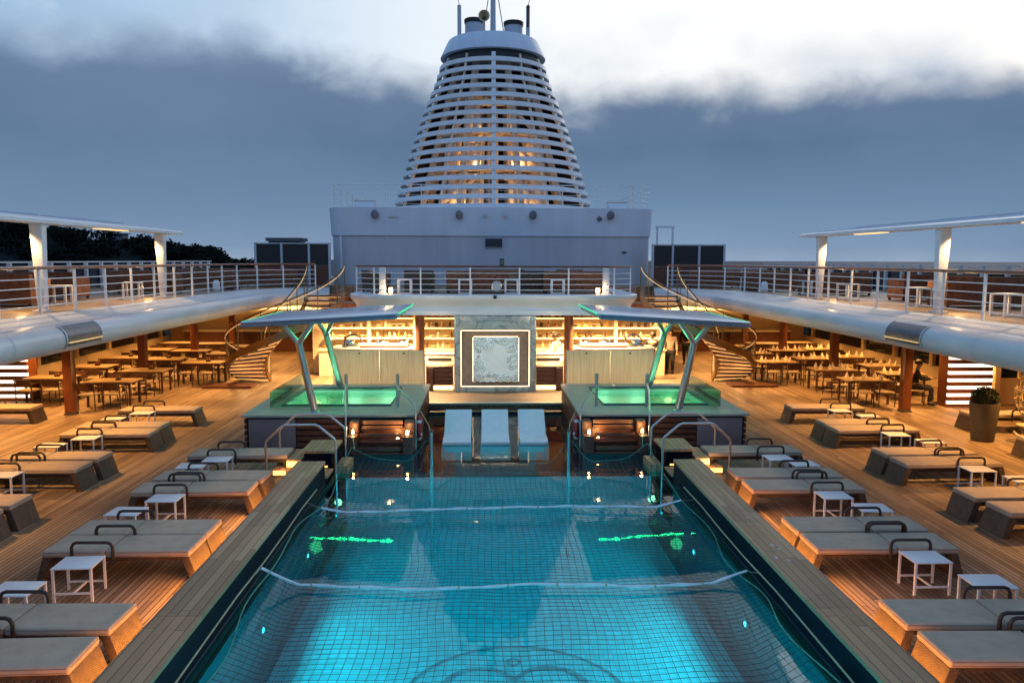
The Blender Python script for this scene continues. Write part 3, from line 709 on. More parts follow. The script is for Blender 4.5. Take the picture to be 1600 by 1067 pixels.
# ------------------------------------------------------------------ dining under the upper decks
def make_table():
    t = thing('dining_table', None, 'dining table')
    MB().box(-.70, .70, -.40, .40, .715, .75).build('table_top', 'tabletop', t, bevel=.006)
    MB().box(-.62, .62, -.33, .33, .655, .713).build('apron', 'darkwood', t)
    for x in (-.62, .62):
        for y in (-.33, .33): MB().box(x - .028, x + .028, y - .028, y + .028, 0, .654 if abs(x) < .6 else .714).build('leg', 'darkwood', t)
    return t
def make_chair():
    t = thing('dining_chair', None, 'chair')
    MB().box(-.24, .24, -.23, .23, .42, .465).build('seat', 'seat', t, bevel=.012)
    MB().hexa([(-.22, -.235, .56), (.22, -.235, .56), (.22, -.205, .56), (-.22, -.205, .56)], [(-.22, -.275, .79), (.22, -.275, .79), (.22, -.245, .79), (-.22, -.245, .79)]).build('backrest', 'darkwood', t, bevel=.006)
    for x in (-.25, .25):
        MB().tube([(x, -.21, 0), (x, -.22, .45), (x, -.265, .80)], .017, 6).build('leg', 'darkwood', t)
        MB().tube([(x, .22, 0), (x, .22, .64)], .017, 6).build('leg', 'darkwood', t)
        MB().box(x - .022, x + .022, -.25, .26, .642, .665).build('armrest', 'darkwood', t, bevel=.004)
    return t
DT0 = make_table(); DC0 = make_chair(); ud = [0, 0]
def put(proto, flag, loc, rz, lab, grp):
    if not ud[flag]:
        ud[flag] = 1; proto.location = loc; proto.rotation_euler = (0, 0, rz); return tag(proto, lab, None, grp)
    return copy_tree(proto, loc, rz, lab, grp)
ROWN = {0: 'poolward', 1: 'middle', 2: 'shipside'}
TAB = {}
for s in (-1, 1):
    area = 'hill side terrace' if s < 0 else 'sea side terrace'
    for c, (x, ys) in enumerate([(10.35, (27.6, 30.2, 32.8)), (11.55, (23.4, 25.7)), (13.75, (24.1, 26.6, 29.1, 31.6, 34.1))]):
        if c == 1: ys = ys + ((28.2, 30.7, 33.2) if False else ())
        for r, y in enumerate(ys):
            xx = s * x; loc = (xx, y, 0)
            if s > 0 and c == 2 and r == 0: loc = (xx - .35, y + .55, 0)
            nm = f'{ORD[r]} back in the {ROWN[c] if c != 1 else "front"} row'
            put(DT0, 0, loc, 0, f'blond dining table, {nm}, {area}', 'dining tables under the upper decks'); TAB[(s, c, r)] = loc
            for q, (dx, dy, a, wd) in enumerate([(-.34, -.62, 0, 'aft outer'), (.34, -.62, 0, 'aft inner'), (-.34, .62, math.pi, 'forward outer'), (.34, .62, math.pi, 'forward inner')]):
                if y > 32 and q > 1: continue
                if s > 0 and c == 2 and r == 0 and q in (0,): continue
                put(DC0, 1, (loc[0] - s * dx + random.uniform(-.04, .04), loc[1] + dy + random.uniform(-.06, .06), 0), a + random.uniform(-.1, .1),
                    f'dark chair, {wd} seat, table {nm}, {area}', 'dining chairs under the upper decks')
for x, y, r in ((12.55, 30.0, 0),):
    for s in (-1, 1):
        area = 'hill side terrace' if s < 0 else 'sea side terrace'
        for r, y in enumerate((28.6, 31.2, 33.8)):
            put(DT0, 0, (s * 12.15, y, 0), 0, f'blond topped dining table beside the mahogany columns, {ORD[r]} back, {area}', 'dining tables under the upper decks'); TAB[(s, 3, r)] = (s * 12.15, y, 0)
            for q, (dx, wd) in enumerate([(-.34, 'outer'), (.34, 'inner')]):
                put(DC0, 1, (s * (12.15 - dx), y - .62, 0), random.uniform(-.1, .1), f'dark chair, {wd} aft seat, {ORD[r]} table beside the columns, {area}', 'dining chairs under the upper decks')
# table settings: dark condiment caddies to one side, standing napkins to the other
for (s, c, r), loc in TAB.items():
    if s < 0 and loc[1] < 31:
        t = thing('condiment_caddy', f'dark condiment caddy, hill side table {ORD[r]} back, {("poolward", "front", "shipside", "column")[c]} row', 'caddy', (loc[0] + .15, loc[1], .7505), 0, 'caddies on the hill side tables')
        MB().box(-.07, .07, -.05, .05, 0, .05).build('tray', 'black', t, bevel=.004)
        for dx in (-.035, .035): MB().lathe([(.022, .051), (.024, .10), (.012, .13), (.012, .15)], (dx, 0, 0), 10).build('bottle', 'bottle1', t, smooth=True)
    if s > 0 and loc[1] < 32:
        for q, (dx, dy) in enumerate([(-.45, -.2), (.45, -.2), (-.45, .2), (.45, .2), (-.15, -.22), (.15, .22)]):
            n_ = MB().lathe([(.075, 0), (.055, .07), (.02, .15), (.004, .19)], (0, 0, 0), 8).build('folded_napkin', 'napkin', smooth=True)
            n_.location = (loc[0] + dx, loc[1] + dy, .7505)
            tag(n_, f'cone folded cream napkin, sea side table {ORD[r]} back, {("poolward", "front", "shipside", "column")[c]} row', 'napkin', f'napkins on table {c} {r}')
# columns, ship side wall with windows, warm ceiling lamps
for s in (-1, 1):
    for k, y in enumerate((21.9, 26.6, 31.3, 36.0)):
        t = thing('mahogany_column', f'square mahogany column under the upper deck, {ORD[k]} from the loungers, {SIDE[s]}', 'column', (s * 12.05, y, 0), 0, 'mahogany columns along the dining terraces')
        MB().box(-.125, .125, -.125, .125, .06, 2.795).build('shaft', 'column', t, bevel=.02); MB().box(-.14, .14, -.14, .14, 0, .058).build('base', 'darksteel', t)
    t = thing('side_wall', f'ship side wall of dark windows behind the dining tables, {SIDE[s]}', 'wall', (s * 15.2, 20, 0))
    def X(a, b): return (a, b) if s > 0 else (-b, -a)
    MB().box(*X(15.6, 15.8), -6, 38, 0, .72).build('sill_wall', 'cream_wall', t, world=True); MB().box(*X(15.6, 15.8), -6, 38, 2.3, 2.79).build('head_wall', 'cream_wall', t, world=True)
    MB().box(*X(15.68, 15.72), -6, 38, .725, 2.295).build('window_glass', 'darkglass', t, world=True)
    for k in range(18): MB().box(*X(15.55, 15.678), -6 + k * 2.5, -5.8 + k * 2.5, .725, 2.295).build('mullion', 'cream_wall', t, world=True)
    bw = thing('terrace_end_wall', f'warm lit wall with serving shelf behind the dining terrace, {SIDE[s]}', 'wall', (s * 11, 37.6, 0))
    MB().box(*X(6.6, 15.5), 37.5, 37.7, 0, 2.79).build('wall_board', 'cream_wall', bw, world=True)
    MB().box(*X(8.5, 14.6), 36.9, 37.48, 0, .95).build('cabinet', 'slat', bw, world=True); MB().box(*X(8.4, 14.7), 36.85, 37.49, .953, 1.0).build('serving_top', 'counter', bw, world=True)
    MB().box(*X(8.5, 14.6), 37.40, 37.49, 2.0, 2.3).build('light_panel', 'led_shelf', bw, world=True)
    for y in (5, 9, 13, 17.0, 20.5, 24.0, 27.5, 31, 34.5):
        for x in (9.7, 13.3):
            light('SPOT', (s * x, y, 2.74), (680 if y > 15 else 440) * (1.05 if x > 11 else .8), (1.0, 0.48, 0.13), .10, spot=118 if x > 11 else 116)
    # glowing slatted service cabinet
    sc = thing('slatted_light_screen', f'tall red wood screen with glowing horizontal slats, {SIDE[s]}', 'screen', (14.38 if s > 0 else -14.98, 22.5 if s > 0 else 24.0, 0))
    hw = .70 if s > 0 else .55
    MB().box(-hw, hw, 0, .5, 0, 2.6).build('core', 'column', sc)
    for k in range(11):
        MB().box(-hw - .02, hw + .02, -.06, -.005, .12 + k * .225, .215 + k * .225).build('light_slat', 'led_pale', sc)
        MB().box(-hw - .03, hw + .03, -.085, -.004, .218 + k * .225, .342 + k * .225).build('wood_slat', 'column', sc, bevel=.008)

# ------------------------------------------------------------------ curved stairs
def stair(s):
    t = thing('curved_stair', f'curved teak stair with brass rails climbing to the upper deck, {SIDE[s]}', 'stairs', (s * 7.35, 27.4, 0))
    cx, cy = -7.35, 27.4; n = 19; a0, a1 = R(-205), R(8); ri, ro = .75, 2.05
    P = lambda r, a, z: (cx + r * math.cos(a), cy + r * math.sin(a), z)
    def mk(mb, *a, **k):
        if s > 0: mb.mir()
        return mb.build(*a, parent=t, world=True, **k)
    for i in range(n):
        b0 = a0 + (a1 - a0) * i / n; b1 = a0 + (a1 - a0) * (i + 1.12) / n; z = ZU * (i + 1) / (n + 1)
        m = MB(); bot = [P(ri, b0, z - .05), P(ro, b0, z - .05), P(ro, b1, z - .05), P(ri, b1, z - .05)]
        m.hexa(bot, [(x, y, z) for x, y, _ in bot]); mk(m, 'tread', 'slat')
        m = MB(); m.bar(P(ri + .1, b1 - .02, z - .075), P(ro - .1, b1 - .02, z - .075), .02, .03); mk(m, 'tread_light', 'led_tread')
    for r, nm in ((ri, 'inner'), (ro, 'outer')):
        m = MB()
        pts = [P(r, a0 + (a1 - a0) * i / 40, ZU * (i / 40 * .95 + .03)) for i in range(41)]
        o = len(m.v)
        for p in pts:
            for dz in (-.16, .10):
                for dr in (-.025, .025):
                    a = math.atan2(p[1] - cy, p[0] - cx); m.v.append((p[0] + dr * math.cos(a), p[1] + dr * math.sin(a), p[2] + dz))
        for i in range(40):
            q = o + 4 * i; e = q + 4
            m.f += [(q, q + 1, e + 1, e), (q + 2, q + 3, e + 3, e + 2), (q, q + 2, e + 2, e), (q + 1, q + 3, e + 3, e + 1)]
        mk(m, 'stringer', 'gold', smooth=True)
        mk(MB().tube([(x, y, z + 1.02) for x, y, z in pts], .02, 8), 'handrail', 'darkwood', smooth=True)
        mk(MB().tube([(x, y, z + .94) for x, y, z in pts], .014, 6), 'light_rail', 'led_rail', smooth=True)
        m = MB(); o = 0
        for x, y, z in pts: m.v += [(x, y, z + .14), (x, y, z + .90)]
        for i in range(40): m.f.append((2 * i, 2 * i + 1, 2 * i + 3, 2 * i + 2))
        mk(m, 'glass_balustrade', 'glass', smooth=True)
        for i in range(0, 41, 5):
            x, y, z = pts[i]; mk(MB().tube([(x, y, z), (x, y, z + 1.0)], .018, 6), 'baluster', 'gold')
    mk(MB().box(-9.95, -8.3, 26.2, 26.9, 0, .09), 'plinth_step', 'slat', bevel=.01)
    for (x, y, z) in ((-8.6, 26.4, .5), (-7.2, 27.4, 1.1), (-6.3, 27.0, 2.2)):
        light('POINT', (x * -s, y, z), 12, (1, .56, .2), .12)
for s in (-1, 1): stair(s)

# ------------------------------------------------------------------ hot tubs, their canopies and steps
for s in (-1, 1):
    def X(a, b): return (a, b) if s > 0 else (-b, -a)
    t = thing('hot_tub_platform', f'raised hot tub glowing green with dark slatted front, {SIDE[s]}', 'hot tub', (s * 3.9, 19.9, 0))
    # top deck as four strips around the basin (basin x 2.65..5.3, y 18.85..21.4)
    for (a, b, y0, y1) in ((1.9, 5.95, 17.7, 18.85), (1.9, 5.95, 21.4, 22.2), (1.9, 2.65, 18.852, 21.398), (5.3, 5.95, 18.852, 21.398)):
        MB().box(*X(a, b), y0, y1, .75, .80).build('deck_top', 'paleplinth', t, world=True)
    bas = MB()
    x0, x1 = X(2.65, 5.3)
    for a, b in (((x0, 18.85), (x1, 18.85)), ((x1, 18.85), (x1, 21.4)), ((x1, 21.4), (x0, 21.4)), ((x0, 21.4), (x0, 18.85))): wallquad(bas, a, b, .12, .76)
    sheet(bas, x0, x1, 18.85, 21.4, .13)
    bas.build('basin', 'basin', t, world=True)
    wq = MB(); sheet(wq, x0 + .001, x1 - .001, 18.851, 21.399, .70); wq.build('tub_water', 'tubwater', t, world=True, recalc=False)
    rim = MB().tube([(x0, 18.85, .815), (x1, 18.85, .815), (x1, 21.4, .815), (x0, 21.4, .815)], .035, 8, closed=True); rim.build('rim', 'darksteel', t, world=True)
    body = MB().box(*X(2.0, 5.85), 17.80, 18.8, -.9, .748).box(*X(2.0, 5.85), 21.45, 22.1, 0, .748).box(*X(2.0, 2.6), 18.8, 21.45, -.9, .748).box(*X(5.35, 5.85), 18.8, 21.45, 0, .748)
    body.build('body', 'black', t, world=True)
    MB().box(*X(4.72, 5.80), 17.74, 17.79, .03, .70).build('side_panel', 'greystone', t, world=True, bevel=.004)
    for k in range(5):
        MB().box(*X(3.40, 4.70), 17.73, 17.785, .04 + k * .14, .145 + k * .14).build('front_slat', 'slat', t, world=True, bevel=.006)
        MB().box(*X(5.855, 5.90), 17.75, 22.15, .04 + k * .14, .145 + k * .14).build('side_slat', 'slat', t, world=True)
        MB().box(*X(1.93, 1.985), 17.75, 22.15, .04 + k * .14, .145 + k * .14).build('inner_slat', 'slat', t, world=True)
    # steps into the pool: three risers of dark slats between cheek posts
    for k in range(3):
        y = 17.70 - .27 * (k + 1); z = .80 - .25 * (k + 1)
        MB().box(*X(2.16, 3.18), y, y + .268, z - .04, z).build('step_tread', 'slat', t, world=True, bevel=.006)
    for k in range(3):
        y = 17.70 - .27 * (k + 1); MB().box(*X(2.16, 3.18), y + .062, y + .09, .80 - .25 * (k + 2), .755 - .25 * (k + 1)).build('step_riser', 'slat', t, world=True)
    for k in range(6):
        zz = .03 + k * .125; y = 17.69 - .27 * (3 - k // 2) + .03
        MB().box(*X(2.2, 3.14), y if k < 6 else 17.6, y + .03, zz - .02, zz + .07).build('riser_slat', 'slat_pale' if k > 3 else 'slat', t, world=True, bevel=.004)
    for a, b in ((1.93, 2.15), (3.19, 3.40)):
        MB().box(*X(a, b), 16.92, 17.69, -.9, .46).build('step_cheek', 'slat', t, world=True, bevel=.01)
        MB().box(*X(a, b), 17.30, 17.692, .462, .72).build('step_cheek', 'slat', t, world=True, bevel=.01)
    MB().box(*X(2.16, 3.18), 16.93, 17.0, -.9, -.03).build('step_base', 'slat', t, world=True)
    # low glass screens on the two outer edges
    MB().box(*X(5.50, 5.515), 18.55, 21.9, .82, 1.20).build('glass_screen', 'greenglass', t, world=True)
    MB().box(*X(3.76, 5.49), 18.55, 18.565, .82, 1.20).build('glass_screen', 'greenglass', t, world=True)
    for x, y in ((3.70, 18.7), (2.45, 18.7)):
        MB().tube([(s * x, y, .80), (s * x, y, 1.62)], .04, 10).build('grab_post', 'steel', t, world=True, smooth=True)
    MB().tube([(s * 3.70, 18.66, 1.36), (s * 3.62, 18.1, 1.30), (s * 3.42, 17.0, 1.02), (s * 3.41, 16.95, .9), (s * 3.41, 16.95, .1)], .022, 8).build('step_rail', 'steel', t, world=True, smooth=True)
    MB().tube([(s * 2.45, 18.66, 1.30), (s * 1.98, 17.7, 1.08), (s * 1.90, 17.45, .95), (s * 1.90, 17.45, .05)], .022, 8).build('step_rail', 'steel', t, world=True, smooth=True)
    for xx in (3.0, 4.0, 4.95):
        light('POINT', (s * xx, 19.15, .42), 5.5, (0.28, 1.0, 0.52), .08); light('POINT', (s * xx, 21.1, .42), 5.0, (0.28, 1.0, 0.52), .08)
    # candles on the steps
    for k, (x, y, z) in enumerate(((3.47, 17.15, .47), (2.30, 17.28, .30), (2.06, 17.06, .47))):
        ln = thing('step_lantern', f'small glowing candle lantern on the hot tub steps, {("outer cheek", "lower tread", "inner cheek")[k]}, {SIDE[s]}', 'lantern', (s * x if k != 0 else s * 3.29, y, (.462, .302, .462)[k]), 0, 'lanterns on the hot tub steps')
        MB().lathe([(.05, 0), (.055, .012), (.055, .02)], n=12).build('base', 'darksteel', ln, smooth=True)
        MB().lathe([(.026, .021), (.026, .09), (.018, .105)], n=10).build('candle', 'candle', ln, smooth=True)
        MB().lathe([(.05, .021), (.054, .08), (.048, .14)], n=12, cap0=False, cap1=False).build('glass_cup', 'glass', ln, smooth=True)
        light('POINT', (ln.location.x, y - .02, ln.location.z + .16), 5.5, (1, .55, .18), .03)
    # canopy on two forked posts
    c = thing('winged_canopy', f'flat metallic canopy on forked posts with green light strips, {SIDE[s]} hot tub', 'canopy', (s * 4.4, 19, .8))
    zi, zo = 3.06, 2.86
    def slab(y0, y1, xa, xb, za, zb, th, nm, m, off=0):
        pb = [(s * xa, y0, za + off), (s * xb, y0, zb + off), (s * xb, y1, zb + off), (s * xa, y1, za + off)]
        return MB().hexa(pb, [(x, y, z + th) for x, y, z in pb]).build(nm, m, c, world=True, bevel=.012)
    slab(17.32, 21.1, 2.28, 5.78, zi, zo, .035, 'roof_skin', 'canopy', .10)
    slab(17.36, 21.05, 2.33, 5.72, zi, zo, .098, 'roof_core', 'canopy_under', 0)
    slab(17.30, 17.352, 2.27, 5.80, zi, zo, .05, 'front_edge', 'canopy_front', .02)
    for xa, xb in ((2.245, 2.272), (5.785, 5.81)):
        f = (xa - 2.28) / 3.5; z = zi + (zo - zi) * f
        MB().box(*X(xa, xb), 17.5, 21.0, z + .10, z + .14).build('edge_light', 'led_green', c, world=True)
    f = .5; MB().hexa([(s * 2.7, 19.52, zi - .055), (s * 5.5, 19.52, zo + .0), (s * 5.5, 19.58, zo + .0), (s * 2.7, 19.58, zi - .055)],
                      [(s * 2.7, 19.52, zi - .035), (s * 5.5, 19.52, zo + .018), (s * 5.5, 19.58, zo + .018), (s * 2.7, 19.58, zi - .035)]).build('beam_light', 'led_beam', c, world=True)
    for (bx, by, fx, fy, fz, ly) in ((4.33, 18.05, 4.62, 17.85, 2.46, 17.8), (4.40, 21.7, 4.50, 20.35, 2.44, 20.25)):
        p0 = (s * bx, by, .80); p1 = (s * fx, fy, fz)
        MB().tube([p0, p1], [.095, .085], 12).build('post', 'steel', c, world=True, smooth=True)
        for k, dx in enumerate((-.34, .34) if by < 20 else (-.27, .27)):
            q = (s * (fx + dx), ly, zi + (zo - zi) * (fx + dx - 2.28) / 3.5 - .005)
            MB().bar(p1, q, .10, .12, (0, 1, 0)).build('fork_arm', 'steel', c, world=True, bevel=.01)
            d = Vector((-s * dx * .17, -.062, .03)); a = Vector(p1) + d * .8; b = Vector(q) + d * .6
            MB().tube([a.lerp(b, .05), a.lerp(b, .93)], .010 if by < 20 else .016, 6).build('arm_light', 'led_green2' if by > 20 else 'led_green', c, world=True)
        MB().lathe([(.14, 0.001), (.14, .02), (.10, .05)], (p0[0], p0[1], .80), 14).build('base_flange', 'steel', c, world=True, smooth=True)
    light('POINT', (s * 4.35, 20.75, 2.35), 9, (0.2, 1.0, 0.5), .10)
    light('POINT', (s * 4.4, 18.1, 2.62), 4, GREEN, .15)
    # woven screen behind the tub and the bar top beyond it
    w_ = thing('woven_wind_screen', f'beige woven screen glowing from the buffet lights behind the {SIDE[s]} hot tub', 'screen', (s * 3.4, 22.6, .8))
    MB().box(*X(3.42, 4.72), 22.56, 22.58, .70, 1.74).build('screen_panel', 'panel', w_, world=True); MB().box(*X(2.12, 3.41), 22.56, 22.58, .70, 1.74).build('screen_panel', 'panel', w_, world=True)
    for xx in (2.10, 3.40, 4.72): MB().box(*X(xx - .012, xx + .012), 22.585, 22.62, 0.0, 1.75).build('screen_post', 'counter', w_, world=True)
    MB().tube([(s * 2.7, 22.55, 1.66), (s * 2.7, 22.53, 1.66)], .03, 8).build('fixing', 'darksteel', w_, world=True); MB().tube([(s * 4.0, 22.55, 1.66), (s * 4.0, 22.53, 1.66)], .03, 8).build('fixing', 'darksteel', w_, world=True)
    br = thing('life_ring', f'red life ring hanging on the inner face of the {SIDE[s]} hot tub platform', 'life ring', (s * 1.86, 17.95, .42), 0, 'red life rings by the pool shelf')
    MB().tube([(0, .22 * math.cos(R(20 * i)), .26 * math.sin(R(20 * i))) for i in range(18)], .05, 8, closed=True).build('ring', 'red', br, smooth=True)
    for q in range(4): MB().tube([(0, .22 * math.cos(R(90 * q + 45 + d)), .26 * math.sin(R(90 * q + 45 + d))) for d in (-8, 0, 8)], .053, 8).build('white_band', 'foam', br, smooth=True)

# ------------------------------------------------------------------ shelf with the white chaises, stage front
t = thing('stage_front', 'mosaic step and black tiled wall below the marble art wall', 'stage front', (0, 22.2, 0))
MB().box(-1.9, 1.9, 22.16, 22.248, -.3, .02).build('black_wall', 'black', t, world=True); MB().box(-2.12, 2.12, 22.10, 22.248, .025, .20).build('mosaic_band', 'mosaic', t, world=True)
MB().box(-2.14, 2.14, 22.06, 22.249, .203, .262).build('nosing', 'paleplinth', t, world=True, bevel=.006)
MB().box(-1.89, 1.89, 21.6, 22.155, -.34, .09).build('black_ledge', 'black', t, world=True)
CH = [(0.0, .30), (.55, .27), (.95, .33), (1.55, .82)]
for k, x in enumerate((-.98, -.06, .86)):
    t = thing('pool_chaise', f'curved white resin chaise on the pool shelf, {("hill side", "middle", "sea side")[k]} one', 'chaise', (x, 17.82, -.24), 0, 'white chaises on the pool shelf')
    m = MB()
    prof = [(0, .36), (.30, .40), (.62, .38), (.80, .40), (1.45, .83), (1.52, .85)]
    th = .09
    for i in range(len(prof) - 1):
        (y0, z0), (y1, z1) = prof[i], prof[i + 1]
    o = 0
    for y, z in prof: m.v += [(-.335, y, z), (.335, y, z), (.335, y + .02, z - th), (-.335, y + .02, z - th)]
    for i in range(len(prof) - 1):
        q = 4 * i; e = q + 4
        for j in range(4): m.f.append((q + j, q + (j + 1) % 4, e + (j + 1) % 4, e + j))
    m.f.append((0, 1, 2, 3)); m.f.append((4 * (len(prof) - 1), 4 * len(prof) - 1, 4 * len(prof) - 2, 4 * len(prof) - 3))
    m.build('shell', 'chaise', t, bevel=.015)
    MB().box(-.36, .36, .02, .62, -.1, .26).build('foot_block', 'chaise', t, bevel=.03); MB().box(-.30, .30, .9, 1.3, -.1, .36).build('back_block', 'chaise', t, bevel=.03)

# ------------------------------------------------------------------ art wall
t = thing('art_wall', 'grey green marble wall with lit recess at the head of the pool', 'wall', (0, 24.1, .25))
for (a, b, z0, z1) in ((-1.28, -1.09, .253, 2.66), (1.11, 1.30, .253, 2.66), (-1.088, 1.108, 2.23, 2.66), (-1.088, 1.108, .253, .40)):
    MB().box(a, b, 24.0, 24.4, z0, z1).build('marble_frame', 'marble', t, world=True, bevel=.008)
MB().box(-1.09, 1.11, 24.3, 24.38, .40, 2.23).build('recess_back', 'niche', t, world=True)
for (a, b, z0, z1) in ((-1.075, -1.05, .425, 2.20), (1.07, 1.095, .425, 2.20), (-1.048, 1.068, 2.18, 2.205), (-1.048, 1.068, .42, .44)):
    MB().box(a, b, 24.02, 24.05, z0, z1).build('light_strip', 'led_art', t, world=True)
m, nt2, b_, o_ = _nt('relief_plaster')
g = N(nt2, 'NewGeometry'); b_.inputs['Base Color'].default_value = (.72, .78, .78, 1); b_.inputs['Roughness'].default_value = .8; b_.inputs['Specular IOR Level'].default_value = .15
MT['relief'] = m
ar = thing('relief_panel', 'square pale aqua relief with scrolled edges mounted in the lit recess', 'artwork', (.03, 24.15, 1.27))
rm = MB(); n = 90; rnd = random.Random(5); hs = .71
curls = []
for k in range(64):
    e = rnd.choice((0, 1, 2, 3)); u = rnd.uniform(-.68, .68); v = .62 - abs(rnd.gauss(0, .11))
    x, z = ((u, v) if e == 0 else (u, -v) if e == 1 else (v, u) if e == 2 else (-v, u))
    curls.append((x, z, rnd.uniform(.05, .12), rnd.uniform(0, 6.28)))
def relief(x, z):
    h = 0.0
    for cx, cz, r, ph in curls:
        d = math.hypot(x - cx, z - cz); a = math.atan2(z - cz, x - cx)
        if d < r * 1.6: h = max(h, .055 * (0.5 + .5 * math.cos(d / r * 9.0 - a * 1.0 + ph)) * (1 - d / (r * 1.6)) ** .6)
    return h + .003 * math.sin(x * 11 + 3 * math.sin(z * 5)) * math.sin(z * 9 + 2 * math.sin(x * 6))
for j in range(n + 1):
    for i in range(n + 1):
        x = -hs + 2 * hs * i / n; z = -hs + 2 * hs * j / n
        wob = .012 * math.sin(z * 31 + i) if i in (0, n) else 0; woz = .012 * math.sin(x * 29 + j) if j in (0, n) else 0
        rm.v.append((x + wob, -.06 - 1.7 * relief(x, z), z + woz))
for j in range(n):
    for i in range(n):
        a = j * (n + 1) + i; rm.f.append((a, a + 1, a + n + 2, a + n + 1))
rm.build('relief_face', m, ar, smooth=True)
MB().box(-.69, .69, -.055, .04, -.69, .69).build('backing', 'paleplinth', ar)
for (a, b, z0, z1) in ((-.735, -.715, -.70, .70), (.715, .735, -.70, .70), (-.70, .70, .715, .735)):
    MB().box(a, b, -.05, -.02, z0, z1).build('edge_light', 'led_art', ar)

for xx in (-2.1, 2.1):
    sp_ = light('SPOT', (xx, 20.6, 2.95), 120, (.86, .97, 1.0), .05, spot=24)  # added spots without a fixture, brighten the relief panel
    sp_.rotation_euler = (Vector((.03, 24.1, 1.27)) - sp_.location).to_track_quat('-Z', 'Y').to_euler()
for xx in (-2.2, 2.2):
    sp_ = light('SPOT', (xx, 20.9, 2.9), 85, (1.0, .78, .50), .08, spot=95)  # added warm wash without a fixture, tints the balcony fascia
    sp_.rotation_euler = (Vector((xx * .35, 24.0, 2.75)) - sp_.location).to_track_quat('-Z', 'Y').to_euler()
